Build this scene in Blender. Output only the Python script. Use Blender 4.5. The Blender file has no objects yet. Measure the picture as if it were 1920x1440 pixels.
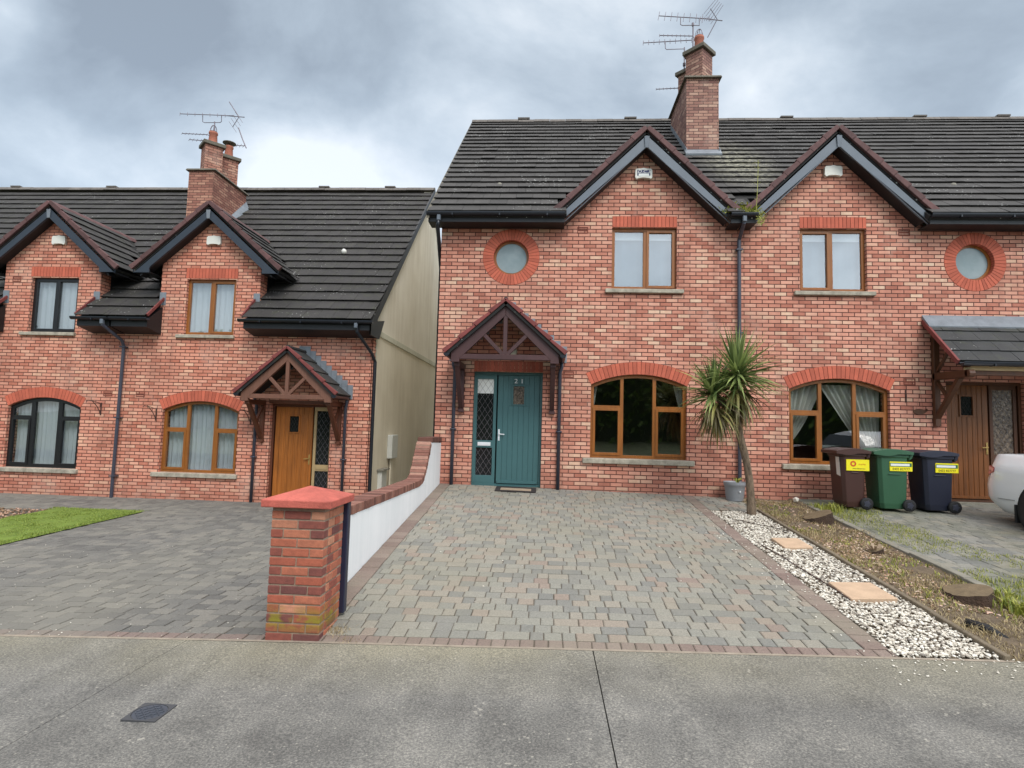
import bpy, math, random
from mathutils import Vector, Matrix, geometry, noise
random.seed(7)
R = math.radians
S = bpy.context.scene
COL = S.collection
ORG = {}
# ------------------------------------------------------------------ helpers
def lin(r, g, b):
    f = lambda c: (c/255/12.92) if c/255 <= .04045 else ((c/255+.055)/1.055)**2.4
    return (f(r), f(g), f(b), 1)

class MB:
    def __init__(s): s.v = []; s.f = []; s.t = []
    def add(s, vs, fs, t=1.0):
        o = len(s.v); s.v += [Vector(p) for p in vs]
        for f in fs: s.f.append([i+o for i in f]); s.t.append(t)
        return s
    def hexa(s, p, t=1.0):
        return s.add(p, [(3,2,1,0),(4,5,6,7),(0,1,5,4),(1,2,6,5),(2,3,7,6),(3,0,4,7)], t)
    def box(s, x0, x1, y0, y1, z0, z1, t=1.0):
        return s.hexa([(x0,y0,z0),(x1,y0,z0),(x1,y1,z0),(x0,y1,z0),(x0,y0,z1),(x1,y0,z1),(x1,y1,z1),(x0,y1,z1)], t)
    def bar(s, a, b, w, h, up=(0,0,1), t=1.0):
        a = Vector(a); b = Vector(b); d = (b-a).normalized(); up = Vector(up)
        x = d.cross(up)
        if x.length < 1e-4: x = d.cross(Vector((1,0,0)))
        x.normalize(); u = x.cross(d).normalized()
        x = x*w/2; u = u*h/2
        return s.hexa([a-x-u, a+x-u, b+x-u, b-x-u, a-x+u, a+x+u, b+x+u, b-x+u], t)
    def tube(s, pts, r, n=8, t=1.0, caps=True, rr=None):
        pts = [Vector(p) for p in pts]; o = len(s.v); m = len(pts)
        px = None
        for i, p in enumerate(pts):
            d = (pts[min(i+1, m-1)]-pts[max(i-1, 0)]).normalized()
            if px is None:
                px = d.cross(Vector((0,0,1)))
                if px.length < .05: px = d.cross(Vector((0,1,0)))
            px = (px-d*px.dot(d)).normalized(); py = d.cross(px)
            q = rr[i] if rr else r
            for k in range(n):
                a = 2*math.pi*k/n; s.v.append(p+px*math.cos(a)*q+py*math.sin(a)*q)
        for i in range(m-1):
            for k in range(n):
                k2 = (k+1) % n
                s.f.append([o+i*n+k, o+i*n+k2, o+(i+1)*n+k2, o+(i+1)*n+k]); s.t.append(t)
        if caps:
            s.f.append([o+k for k in range(n)][::-1]); s.t.append(t)
            s.f.append([o+(m-1)*n+k for k in range(n)]); s.t.append(t)
        return s
    def prism(s, loop, mp, d0, d1, holes=(), t=1.0):
        """2D outline(s) extruded from d0 to d1; mp(u,v,d)->xyz"""
        loops = [list(loop)]+[list(h) for h in holes]
        flat = [p for l in loops for p in l]
        tris = geometry.tessellate_polygon([[Vector((p[0], p[1], 0)) for p in l] for l in loops])
        o = len(s.v); n = len(flat)
        s.v += [Vector(mp(p[0], p[1], d0)) for p in flat]+[Vector(mp(p[0], p[1], d1)) for p in flat]
        for a, b, c in tris:
            A, B, Cc = flat[a], flat[b], flat[c]
            ccw = (B[0]-A[0])*(Cc[1]-A[1])-(B[1]-A[1])*(Cc[0]-A[0]) > 0
            f = [a, b, c] if ccw else [a, c, b]
            s.f.append([o+i for i in f]); s.t.append(t)
            s.f.append([o+n+i for i in f[::-1]]); s.t.append(t)
        k = 0
        for li, l in enumerate(loops):
            m = len(l); ar = sum(l[i][0]*l[(i+1) % m][1]-l[(i+1) % m][0]*l[i][1] for i in range(m))
            pos = (ar > 0) == (li == 0)
            for i in range(m):
                j = (i+1) % m
                f = [o+k+j, o+k+i, o+n+k+i, o+n+k+j]
                if not pos: f = f[::-1]
                s.f.append(f); s.t.append(t)
            k += m
        return s
    def build(s, name, mat, parent=None, smooth=False, bevel=0, label=None, cat=None, group=None, kind=None, seg=1, loc=None):
        me = bpy.data.meshes.new(name)
        if parent is not None: o0 = ORG[parent.name]
        elif loc is not None: o0 = Vector(loc)
        else:
            xs = [p.x for p in s.v]; ys = [p.y for p in s.v]; zs = [p.z for p in s.v]
            o0 = Vector(((min(xs)+max(xs))/2, (min(ys)+max(ys))/2, min(zs)))
        me.from_pydata([tuple(p-o0) for p in s.v], [], s.f)
        uv = me.uv_layers.new(name='UVMap')
        ca = me.color_attributes.new('tint', 'FLOAT_COLOR', 'CORNER')
        me.polygons.foreach_set('use_smooth', [smooth]*len(s.f))
        uvs = []; cs = []
        Z = Vector((0,0,1))
        for pi, p in enumerate(me.polygons):
            n = p.normal
            if abs(n.z) > .95: tx = Vector((1,0,0)); ty = Vector((0,1,0))
            else: tx = Z.cross(n).normalized(); ty = n.cross(tx)
            tt = s.t[pi]
            for vi in p.vertices:
                q = s.v[vi]; uvs += [q.dot(tx), q.dot(ty)]; cs += [tt, tt, tt, 1]
        me.uv_layers[0].data.foreach_set('uv', uvs); me.color_attributes['tint'].data.foreach_set('color', cs)
        me.materials.append(mat)
        ob = bpy.data.objects.new(name, me); COL.objects.link(ob)
        if parent is not None: ob.parent = parent
        else: ob.location = o0
        ORG[ob.name] = o0
        if bevel:
            b = ob.modifiers.new('bevel', 'BEVEL'); b.width = bevel; b.segments = seg; b.limit_method = 'ANGLE'; b.angle_limit = R(40)
        if label: ob['label'] = label
        if cat: ob['category'] = cat
        if group: ob['group'] = group
        if kind: ob['kind'] = kind
        return ob

def thing(name, label, cat, loc, group=None):
    o = bpy.data.objects.new(name, None); COL.objects.link(o); o.location = loc; o.empty_display_size = .2
    ORG[o.name] = Vector(loc); o['label'] = label; o['category'] = cat
    if group: o['group'] = group
    return o

# ------------------------------------------------------------------ materials
class NT:
    def __init__(s, name):
        s.m = bpy.data.materials.new(name); s.m.use_nodes = True; s.nt = s.m.node_tree; s.nt.nodes.clear()
        s.out = s.nt.nodes.new('ShaderNodeOutputMaterial')
    def n(s, typ, **kw):
        nd = s.nt.nodes.new('ShaderNode'+typ)
        for k, v in kw.items():
            if k.startswith('_'): setattr(nd, k[1:], v); continue
            key = int(k[1:]) if k[0] == 'i' and k[1:].isdigit() else k.replace('_', ' ')
            s.put(nd.inputs[key], v)
        return nd
    def put(s, sock, v):
        if isinstance(v, bpy.types.NodeSocket): s.nt.links.new(v, sock)
        elif isinstance(v, bpy.types.Node): s.nt.links.new(v.outputs[0], sock)
        else: sock.default_value = v
    def ramp(s, fac, stops, interp='LINEAR'):
        r = s.nt.nodes.new('ShaderNodeValToRGB'); cr = r.color_ramp; cr.interpolation = interp
        while len(cr.elements) < len(stops): cr.elements.new(.5)
        for e, (p, c) in zip(cr.elements, stops): e.position = p; e.color = c if len(c) == 4 else (*c, 1)
        s.put(r.inputs[0], fac); return r.outputs[0]
    def mix(s, fac, a, b, mode='MIX'):
        m = s.nt.nodes.new('ShaderNodeMix'); m.data_type = 'RGBA'; m.blend_type = mode
        s.put(m.inputs[0], fac); s.put(m.inputs[6], a); s.put(m.inputs[7], b); return m.outputs[2]
    def math(s, op, a, b=0.0, c=0.0, clamp=False):
        m = s.nt.nodes.new('ShaderNodeMath'); m.operation = op; m.use_clamp = clamp
        s.put(m.inputs[0], a); s.put(m.inputs[1], b); s.put(m.inputs[2], c); return m.outputs[0]
    def noise(s, scale, vec=None, detail=3.0, rough=.55, dist=0.0):
        nd = s.n('TexNoise', Scale=scale, Detail=detail, Roughness=rough, Distortion=dist)
        s.put(nd.inputs['Vector'], vec if vec is not None else s.uv); return nd.outputs['Fac']
    @property
    def uv(s):
        if not hasattr(s, '_uv'): s._uv = s.n('UVMap').outputs[0]
        return s._uv
    @property
    def pos(s):
        if not hasattr(s, '_pos'): s._pos = s.n('NewGeometry').outputs['Position']
        return s._pos
    def tint(s): return s.n('Attribute', _attribute_name='tint').outputs['Color']
    def bsdf(s, col, rough=.7, bump=None, bs=.3, bd=.01, **kw):
        p = s.n('BsdfPrincipled', **kw); s.put(p.inputs['Base Color'], col); s.put(p.inputs['Roughness'], rough)
        if bump is not None:
            b = s.n('Bump', Strength=bs, Distance=bd); s.put(b.inputs['Height'], bump); s.nt.links.new(b.outputs[0], p.inputs['Normal'])
        s.nt.links.new(p.outputs[0], s.out.inputs[0]); return p

def mul(c, k): return (c[0]*k, c[1]*k, c[2]*k, 1)
def plain(name, c, rough=.6, var=.18, scale=6, bs=.15, bd=.004, fine=60, metal=0.0, tint=False):
    k = NT(name); a = k.noise(scale, k.pos, 5); b = k.noise(fine, k.pos, 3)
    f = k.math('ADD', k.math('MULTIPLY', a, .7), k.math('MULTIPLY', b, .3))
    col = k.ramp(f, [(.3, mul(c, 1-var)), (.7, mul(c, 1+var))])
    if tint: col = k.mix(1.0, col, k.tint(), 'MULTIPLY')
    k.bsdf(col, rough, b, bs, bd, Metallic=metal); return k.m

def brick_mat(name, stops, mortar, wash=.35, mort=.0092, size=(.225, .075), grime=None, seed=0.0, bright=1.0):
    k = NT(name)
    wob = k.n('TexNoise', Scale=3.0, Detail=2.0); k.put(wob.inputs['Vector'], k.uv)
    vec = k.n('VectorMath', _operation='MULTIPLY_ADD'); k.put(vec.inputs[0], wob.outputs['Color']); vec.inputs[1].default_value = (.006, .006, 0); k.put(vec.inputs[2], k.uv)
    w2 = k.n('VectorMath', _operation='ADD'); k.put(w2.inputs[0], vec.outputs[0]); w2.inputs[1].default_value = (seed, seed*.75, 0)
    br = k.n('TexBrick', Scale=1.0, Mortar_Size=mort, Mortar_Smooth=.35, Bias=0.0, Brick_Width=size[0], Row_Height=size[1])
    k.put(br.inputs['Vector'], w2.outputs[0]); br.inputs['Color1'].default_value = (0,0,0,1); br.inputs['Color2'].default_value = (1,1,1,1); br.inputs['Mortar'].default_value = (.5,.5,.5,1)
    inner = k.n('TexNoise', Scale=9.0, Detail=3.0, Roughness=.6); mp = k.n('Mapping'); k.put(mp.inputs[0], k.uv); mp.inputs['Scale'].default_value = (1.0, .35, 1); k.put(inner.inputs['Vector'], mp.outputs[0])
    f = k.math('ADD', k.math('MULTIPLY', br.outputs['Color'], .78), k.math('MULTIPLY', inner.outputs['Fac'], .3))
    col = k.ramp(f, stops)
    big = k.noise(.55, k.uv, 4, .6)
    col = k.mix(wash, col, k.ramp(big, [(.3, (.62, .58, .56)), (.62, (1.08, 1.05, 1.03))]), 'MULTIPLY')
    fine = k.noise(160, k.uv, 2)
    col = k.mix(.35, col, k.ramp(fine, [(.25, (.55,.55,.55)), (.75, (1.25,1.25,1.25))]), 'MULTIPLY')
    col = k.mix(br.outputs['Fac'], col, mortar)
    eff = k.math('MULTIPLY', k.ramp(k.noise(1.1, k.pos, 5, .7), [(.56, (0,0,0)), (.72, (1,1,1))]), .3)
    col = k.mix(eff, col, lin(214,190,172))
    st_ = k.math('MULTIPLY', k.ramp(k.noise(.8, k.uv, 5, .65), [(.52, (0,0,0)), (.7, (1,1,1))]), .32)
    col = k.mix(st_, col, lin(132,92,76))
    mst = k.n('Mapping'); k.put(mst.inputs[0], k.pos); mst.inputs['Scale'].default_value = (3.5, 3.5, .22)
    rs = k.ramp(k.noise(1.0, mst.outputs[0], 5, .65), [(.5, (0,0,0)), (.68, (1,1,1))]); col = k.mix(k.math('MULTIPLY', rs, .26), col, lin(120,84,72))
    if grime:
        gz = k.n('SeparateXYZ'); k.put(gz.inputs[0], k.pos)
        g = k.math('MULTIPLY', k.math('SUBTRACT', grime[0], gz.outputs[2]), grime[1], clamp=True)
        g = k.math('MULTIPLY', g, k.noise(4, k.pos, 3), clamp=True)
        col = k.mix(g, col, grime[2])
    h = k.math('ADD', k.math('MULTIPLY', br.outputs['Fac'], -1.0), k.math('MULTIPLY', fine, .25))
    k.bsdf(col, .88, h, .75, .006); return k.m

BR = [(0.04, lin(148,90,74)), (.15, lin(184,116,96)), (.32, lin(202,134,112)), (.55, lin(218,153,130)), (.76, lin(225,165,142)), (.9, lin(227,184,156)), (1.0, lin(234,206,178))]
BRL = [(0.04, lin(172,98,74)), (.2, lin(206,130,106)), (.5, lin(222,151,126)), (.8, lin(230,165,140)), (1.0, lin(240,192,160))]
M = {}
M['brick'] = brick_mat('facing_brick', BR, lin(78,44,38), grime=(.45, 1.5, lin(124,80,66)))
M['brickL'] = brick_mat('facing_brick_orange', BRL, lin(84,44,36), seed=.31, grime=(-.2, 1.5, lin(128,78,60)))
M['chimney'] = brick_mat('chimney_brick', [(0.02, lin(104,74,68)), (.25, lin(140,100,90)), (.55, lin(160,118,104)), (.8, lin(178,138,120)), (1.0, lin(196,164,144))], lin(84,64,58), mort=.008, seed=.11)
M['chimneyL'] = brick_mat('chimney_brick_red', [(0.02, lin(112,74,64)), (.25, lin(148,98,84)), (.6, lin(168,116,98)), (1.0, lin(196,150,126))], lin(84,58,50), mort=.008, seed=.19)
M['special'] = plain('arch_brick', lin(194,100,76), .8, .15, 5, .3, tint=True)
M['arch_mortar'] = plain('arch_mortar', lin(110,52,38), .9, .1)

def tile_mat(name, base, lichen=.5, patch=None, moss=0.0):
    k = NT(name)
    a = k.noise(2.2, k.pos, 4); b = k.noise(45, k.pos, 4, .7)
    col = k.ramp(k.math('ADD', k.math('MULTIPLY', a, .5), k.math('MULTIPLY', b, .5)), [(.32, mul(base, .62)), (.7, mul(base, 1.3))])
    col = k.mix(1.0, col, k.tint(), 'MULTIPLY')
    v = k.n('TexVoronoi', Scale=13.0); k.put(v.inputs['Vector'], k.pos)
    sp = k.math('LESS_THAN', v.outputs['Distance'], k.math('MULTIPLY', k.math('SUBTRACT', k.noise(1.3, k.pos, 2), .42, clamp=True), lichen*1.6))
    col = k.mix(k.math('MULTIPLY', sp, .8), col, lin(190,190,184))
    if moss:
        mm = k.ramp(k.noise(5, k.pos, 5, .7), [(.5, (0,0,0)), (.68, (1,1,1))])
        col = k.mix(k.math('MULTIPLY', mm, moss), col, lin(72,76,48))
    if patch:
        d = k.n('VectorMath', _operation='DISTANCE'); mpx = k.n('Mapping'); k.put(mpx.inputs[0], k.pos); mpx.inputs['Scale'].default_value = (1, .45, .45)
        k.put(d.inputs[0], mpx.outputs[0]); d.inputs[1].default_value = (patch[0], patch[1]*.45, patch[2]*.45)
        g = k.math('SUBTRACT', 1.0, k.math('DIVIDE', d.outputs['Value'], patch[3]), clamp=True)
        g = k.math('MULTIPLY', g, k.ramp(k.noise(11, k.pos, 5, .75), [(.45, (0,0,0)), (.6, (1,1,1))]))
        col = k.mix(k.math('MULTIPLY', g, .95, clamp=True), col, lin(170,166,142))
    k.bsdf(col, .8, b, .4, .006); return k.m
M['tile'] = tile_mat('concrete_roof_tile', lin(66,63,60), .5, (6.35, 1.9, 7.2, .95))
M['tileL'] = tile_mat('concrete_roof_tile_dark', lin(54,51,49), .42, moss=.25)
M['tileP'] = tile_mat('porch_roof_tile', lin(62,62,62), .3, moss=.3)
M['verge'] = plain('verge_tile', lin(96,66,64), .75, .3, 8, .4, tint=True)
M['vergeR'] = plain('verge_tile_red', lin(120,58,54), .75, .3, 8, .4, tint=True)
M['barge'] = plain('grey_painted_board', lin(98,106,115), .45, .1, 4, .1)
M['bargeD'] = plain('dark_painted_board', lin(48,56,66), .45, .12, 4, .1)
M['black'] = plain('black_pvc', lin(30,33,40), .32, .15, 5, .05)
M['soffit'] = plain('black_soffit', lin(24,25,28), .5, .1)
M['pipe'] = plain('slate_grey_pvc', lin(62,64,76), .38, .12, 4, .05)
M['lead'] = plain('lead_flashing', lin(128,134,140), .5, .22, 7, .3, metal=.2)
M['ridge'] = plain('ridge_tile', lin(104,98,92), .85, .3, 9, .3, tint=True)
M['clay'] = plain('clay_pot', lin(160,98,78), .85, .25)
M['cap'] = plain('chimney_cap_concrete', lin(104,98,86), .9, .3, 8, .4)
M['sill'] = plain('concrete_sill', lin(164,156,140), .9, .45, 9, .5, .006)
M['vent'] = plain('terracotta_vent', lin(122,66,52), .85, .15)
M['alarm'] = plain('cream_plastic', lin(226,224,214), .4, .05)
M['navy'] = plain('navy_label', lin(44,50,92), .5, .05)
M['whitel'] = plain('white_label', lin(228,230,226), .5, .05)
M['yellow'] = plain('yellow_label', lin(240,226,30), .5, .04)
M['ink'] = plain('black_ink', lin(52,50,30), .6, .05)
M['orange'] = plain('orange_ink', lin(206,84,30), .6, .05)
M['chrome'] = plain('satin_chrome', lin(232,234,236), .3, .04, metal=.1)
M['brass'] = plain('aged_brass', lin(186,156,96), .4, .1, metal=.5)
M['alu'] = plain('aerial_metal', lin(112,104,112), .5, .12, metal=.3)
M['came'] = plain('lead_came', lin(112,106,108), .5, .1)
M['iron'] = plain('rusty_iron', lin(66,44,38), .7, .2)
M['rubber'] = plain('rubber', lin(26,26,28), .75, .15)
M['rubberr'] = plain('doormat_rubber', lin(46,40,38), .9, .2)
M['coir'] = plain('doormat_coir', lin(160,140,118), .95, .2)

def wood(name, c, rough=.5, planks=0.0, var=.3, contrast=1.0):
    k = NT(name); mp = k.n('Mapping'); k.put(mp.inputs[0], k.pos); mp.inputs['Scale'].default_value = (16, 16, .9)
    g = k.noise(1.0, mp.outputs[0], 5, .6, 1.2)
    col = k.ramp(g, [(.3, mul(c, 1-var)), (.55, c), (.75, mul(c, 1+var*.7))])
    col = k.mix(.5, col, k.ramp(k.noise(1.6, k.pos, 3), [(.3, (.72,.7,.66)), (.7, (1.15,1.15,1.12))]), 'MULTIPLY')
    k.bsdf(col, rough, g, .12, .004); return k.m
M['oak'] = wood('golden_oak_upvc', lin(150,92,38), .38, var=.22)
M['oakdoor'] = wood('golden_oak_door', lin(166,98,38), .42, var=.4)
M['oakdoorB'] = wood('golden_oak_door_shaded', lin(122,72,30), .42, var=.4)  # golden oak darkened in its colour to stand for shade at the door
M['porchA'] = wood('dark_red_stained_timber', lin(74,46,46), .5, var=.15)
M['porchC'] = wood('weathered_brown_timber', lin(118,80,64), .55, var=.2)
M['porchC2'] = wood('orange_brown_timber', lin(98,54,34), .55, var=.25)
M['porchB'] = wood('dark_oak_timber', lin(86,52,30), .55, var=.3)
M['beige'] = plain('beige_frame', lin(176,150,108), .5, .1)
M['teal'] = plain('teal_composite', lin(66,102,104), .36, .06, 3, .08, fine=30)
M['edgewood'] = wood('weathered_edging', lin(120,108,90), .85, var=.3)
M['blackf'] = plain('black_window_frame', lin(22,22,24), .35, .1)

def glass(name, ior=.15, tint=(.93,.95,.95)):
    k = NT(name); gm_ = k.n('NewGeometry'); dt = k.n('VectorMath', _operation='DOT_PRODUCT'); k.put(dt.inputs[0], gm_.outputs['Incoming']); k.put(dt.inputs[1], gm_.outputs['Normal'])
    fc = k.math('POWER', k.math('SUBTRACT', 1.0, k.math('ABSOLUTE', dt.outputs['Value']), clamp=True), 5.0); f0 = ior
    fr = k.math('MULTIPLY', k.math('ADD', f0, k.math('MULTIPLY', fc, 1-f0)), k.math('SUBTRACT', 1.0, gm_.outputs['Backfacing'])); tr = k.n('BsdfTransparent', Color=(*tint, 1)); gl = k.n('BsdfGlossy', Roughness=.015, Color=(1,1,1,1))
    nz = k.n('TexNoise', Scale=.9, Detail=1.0); k.put(nz.inputs['Vector'], k.pos); b = k.n('Bump', Strength=.05, Distance=.05); k.put(b.inputs['Height'], nz.outputs['Fac']); k.put(gl.inputs['Normal'], b.outputs[0])
    mx = k.n('MixShader'); k.put(mx.inputs[0], fr); k.put(mx.inputs[1], tr.outputs[0]); k.put(mx.inputs[2], gl.outputs[0]); k.put(k.out.inputs[0], mx.outputs[0]); return k.m
M['glass'] = glass('window_glass')
M['glassU'] = glass('window_glass_coated', .24)
k = NT('frosted_glass'); k.bsdf(k.ramp(k.noise(3, k.pos), [(.3, lin(122,140,142)), (.7, lin(146,160,162))]), .22); M['frost'] = k.m
k = NT('obscure_glass'); k.bsdf(k.ramp(k.noise(26, k.pos, 2), [(.35, lin(70,58,50)), (.65, lin(136,120,104))]), .15, k.noise(40, k.pos, 2), .5, .01); M['obscure'] = k.m
k = NT('dark_glass'); k.bsdf(lin(28,30,32), .08, k.noise(30, k.pos, 2), .25, .006); M['darkglass'] = k.m
def cloth(name, c, tr=.35):
    k = NT(name); d = k.n('BsdfDiffuse', Color=c); t = k.n('BsdfTranslucent', Color=c); mx = k.n('MixShader', Fac=tr)
    k.put(mx.inputs[1], d.outputs[0]); k.put(mx.inputs[2], t.outputs[0]); k.put(k.out.inputs[0], mx.outputs[0]); return k.m
M['net'] = cloth('net_curtain', lin(216,222,226))
M['blind'] = cloth('pale_blind', lin(122,138,150))
M['drape'] = cloth('cream_curtain', lin(214,212,202))

def render_mat(name, c1, c2, streak=.5):
    k = NT(name); a = k.noise(.8, k.pos, 4); mp = k.n('Mapping'); k.put(mp.inputs[0], k.pos); mp.inputs['Scale'].default_value = (5, 5, .35)
    st = k.noise(1.0, mp.outputs[0], 4, .65)
    f = k.math('ADD', k.math('MULTIPLY', a, 1-streak), k.math('MULTIPLY', st, streak))
    col = k.ramp(f, [(.32, c1), (.66, c2)]); k.bsdf(col, .92, k.noise(120, k.pos, 3), .25, .004); return k.m
M['render'] = render_mat('stained_cream_render', lin(212,202,182), lin(238,231,215))
M['renderL'] = render_mat('cream_band_render', lin(184,180,158), lin(212,210,192))
M['render2'] = render_mat('lower_cream_render', lin(208,196,172), lin(232,222,200), .4)
M['white'] = render_mat('white_painted_render', lin(226,230,230), lin(246,247,247), .4)
M['capred'] = plain('red_painted_cap', lin(184,94,80), .8, .3, 7, .5, .01)
M['pierbrick'] = None
k = NT('pier_brick'); t = k.tint(); col = k.ramp(t, [(0.0, lin(112,70,66)), (.25, lin(146,82,68)), (.5, lin(170,94,72)), (.75, lin(180,112,86)), (.97, lin(192,136,108))])
n1 = k.noise(22, k.pos, 4, .65); col = k.mix(.55, col, k.ramp(n1, [(.3, (.6,.6,.62)), (.7, (1.25,1.2,1.15))]), 'MULTIPLY')
sz = k.n('SeparateXYZ'); k.put(sz.inputs[0], k.pos)
lo = k.math('MULTIPLY', k.math('SUBTRACT', -.34, sz.outputs[2]), 7.0, clamp=True)
hi = k.math('MULTIPLY', k.math('ADD', .60, sz.outputs[2]), 9.0, clamp=True)
gm = k.math('MULTIPLY', k.math('MULTIPLY', lo, hi), k.ramp(k.noise(5.5, k.pos, 3, .6), [(.40, (0,0,0)), (.52, (1,1,1))]))
col = k.mix(k.math('MULTIPLY', gm, .85), col, lin(136,130,34)); k.bsdf(col, .9, k.noise(70, k.pos, 3), .5, .006); M['pierbrick'] = k.m
M['piermortar'] = plain('pier_mortar', lin(150,130,112), .95, .25, 20, .4)
k = NT('coping_brick'); t = k.tint(); col = k.ramp(t, [(0.0, lin(92,60,52)), (.5, lin(126,84,72)), (1.0, lin(166,126,110))])
col = k.mix(.55, col, k.ramp(k.noise(18, k.pos, 5, .7), [(.3, (.6,.6,.6)), (.7, (1.35,1.3,1.2))]), 'MULTIPLY'); k.bsdf(col, .9, k.noise(60, k.pos, 3), .5, .006); M['coping'] = k.m

def paver_mat(name, stops, dirt, damt=.4, dscale=.9):
    k = NT(name); col = k.ramp(k.tint(), stops)
    n1 = k.noise(70, k.pos, 4, .7); n2 = k.noise(dscale, k.pos, 5, .62)
    col = k.mix(.7, col, k.ramp(n1, [(.3, (.62,.62,.62)), (.7, (1.32,1.32,1.3))]), 'MULTIPLY')
    col = k.mix(k.math('MULTIPLY', k.ramp(n2, [(.42, (0,0,0)), (.66, (1,1,1))]), damt), col, dirt)
    k.bsdf(col, .9, n1, .5, .004); return k.m
M['paver'] = paver_mat('tumbled_paving', [(0.0, lin(122,121,115)), (.16, lin(129,127,120)), (.34, lin(139,137,127)), (.52, lin(143,139,128)), (.68, lin(148,140,127)), (.8, lin(146,133,120)), (.86, lin(138,122,112)), (1.0, lin(122,104,96))], lin(132,128,110), .45)
M['paverL'] = paver_mat('dark_weathered_paving', [(0.0, lin(96,94,90)), (.4, lin(110,108,103)), (.8, lin(126,122,114)), (.86, lin(122,110,102)), (1.0, lin(128,110,102))], lin(132,128,116), .5, .45)
M['paverR'] = paver_mat('mossy_paving', [(0.0, lin(112,112,108)), (.5, lin(134,133,126)), (1.0, lin(144,139,128))], lin(92,94,66), .55, .8)
M['sand'] = plain('joint_sand', lin(98,90,78), .95, .3, 12, .3)
k = NT('exposed_concrete'); n1 = k.noise(2.2, k.pos, 6, .65); n2 = k.noise(75, k.pos, 2, .85); n3 = k.noise(.7, k.pos, 3)
col = k.ramp(n1, [(.3, lin(96,94,90)), (.5, lin(111,109,104)), (.75, lin(130,127,120))])
sx = k.n('SeparateXYZ'); k.put(sx.inputs[0], k.pos)
mps = k.n('Mapping'); k.put(mps.inputs[0], k.pos); mps.inputs['Scale'].default_value = (3.2, .5, 1)
stk = k.ramp(k.noise(1.0, mps.outputs[0], 5, .6), [(.5, (0,0,0)), (.7, (1,1,1))]); col = k.mix(k.math('MULTIPLY', stk, .22), col, lin(158,155,148))
stk = k.ramp(k.noise(1.7, mps.outputs[0], 5, .6), [(.55, (0,0,0)), (.75, (1,1,1))]); col = k.mix(k.math('MULTIPLY', stk, .26), col, lin(84,82,78))
e = k.math('MULTIPLY', k.math('ADD', sx.outputs[1], 7.25), 1.25, clamp=True)
e = k.math('MULTIPLY', e, k.ramp(n3, [(.3, (.35,.35,.35)), (.6, (1,1,1))]))
col = k.mix(k.math('MULTIPLY', e, .7), col, lin(146,140,118))
col = k.mix(.85, col, k.ramp(n2, [(.33, (.5,.5,.5)), (.5, (.95,.95,.95)), (.66, (1.7,1.67,1.6))]), 'MULTIPLY')
v = k.n('TexVoronoi', Scale=26.0, _feature='F1'); k.put(v.inputs['Vector'], k.pos)
spk = k.math('LESS_THAN', v.outputs['Distance'], k.math('MULTIPLY', k.math('SUBTRACT', k.noise(7, k.pos, 2), .42, clamp=True), .9))
col = k.mix(k.math('MULTIPLY', spk, .45), col, lin(186,180,166)); k.bsdf(col, .92, n2, .7, .006); M['concrete'] = k.m
M['kerbcon'] = plain('concrete_edging', lin(132,128,116), .92, .22, 8, .5, .006)
M['asphalt'] = plain('asphalt', lin(70,70,72), .9, .2, 3, .5, .006)
M['soil'] = plain('dry_soil', lin(104,90,72), .95, .4, 14, .8, .02)
M['earth'] = plain('open_ground', lin(92,100,70), .95, .3, 1)
M['turf'] = plain('turf', lin(104,124,44), .95, .3, 9)
M['darkgap'] = plain('joint_gap', lin(56,53,49), .95, .2)
M['slab'] = plain('peach_paving_slab', lin(192,164,136), .85, .15, 8, .3)
k = NT('pebble'); col = k.ramp(k.tint(), [(0.0, lin(104,98,92)), (.22, lin(168,158,144)), (.5, lin(208,200,184)), (1.0, lin(240,235,222))]); k.bsdf(col, .7); M['pebble'] = k.m
k = NT('chip'); col = k.ramp(k.tint(), [(0.0, lin(78,62,48)), (.3, lin(140,112,84)), (.6, lin(196,158,136)), (1.0, lin(232,212,196))]); k.bsdf(col, .9); M['chip'] = k.m
def leafmat(name, a, b, tr=.25):
    k = NT(name); col = k.mix(k.tint(), a, b); p = k.n('BsdfPrincipled', Roughness=.5); k.put(p.inputs['Base Color'], col)
    t = k.n('BsdfTranslucent'); k.put(t.inputs[0], col); mx = k.n('MixShader', Fac=tr); k.put(mx.inputs[1], p.outputs[0]); k.put(mx.inputs[2], t.outputs[0]); k.put(k.out.inputs[0], mx.outputs[0]); return k.m
M['lawn'] = leafmat('lawn_grass', lin(96,120,44), lin(164,176,84))
M['weed'] = leafmat('weed_grass', lin(100,116,40), lin(182,180,84))
M['dry'] = leafmat('dry_grass', lin(112,98,68), lin(206,186,140))
M['palmg'] = leafmat('palm_leaf', lin(66,88,44), lin(164,178,108), .2)
M['palmd'] = leafmat('dead_palm_leaf', lin(92,80,64), lin(164,158,92), .2)
M['hedge'] = leafmat('hedge_leaf', lin(40,66,26), lin(120,150,66), .3)
k = NT('palm_bark'); mp = k.n('Mapping'); k.put(mp.inputs[0], k.pos); mp.inputs['Scale'].default_value = (14,14,5); g = k.noise(1.6, mp.outputs[0], 5, .7)
k.bsdf(k.ramp(g, [(.3, lin(74,62,50)), (.7, lin(146,126,104))]), .95, g, 1.0, .04); M['bark'] = k.m
M['stump'] = plain('sawn_stump', lin(112,96,72), .9, .3, 10, .6, .01)
M['stumpbark'] = plain('stump_bark', lin(62,46,34), .95, .4, 14, .9, .02)
M['pot'] = plain('grey_plastic_pot', lin(146,148,152), .5, .06)
M['binbrown'] = plain('brown_plastic', lin(70,44,38), .45, .08, 3, .05)
M['bingreen'] = plain('green_plastic', lin(52,92,66), .45, .08, 3, .05)
M['binblue'] = plain('navy_plastic', lin(34,38,54), .45, .08, 3, .05)
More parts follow.
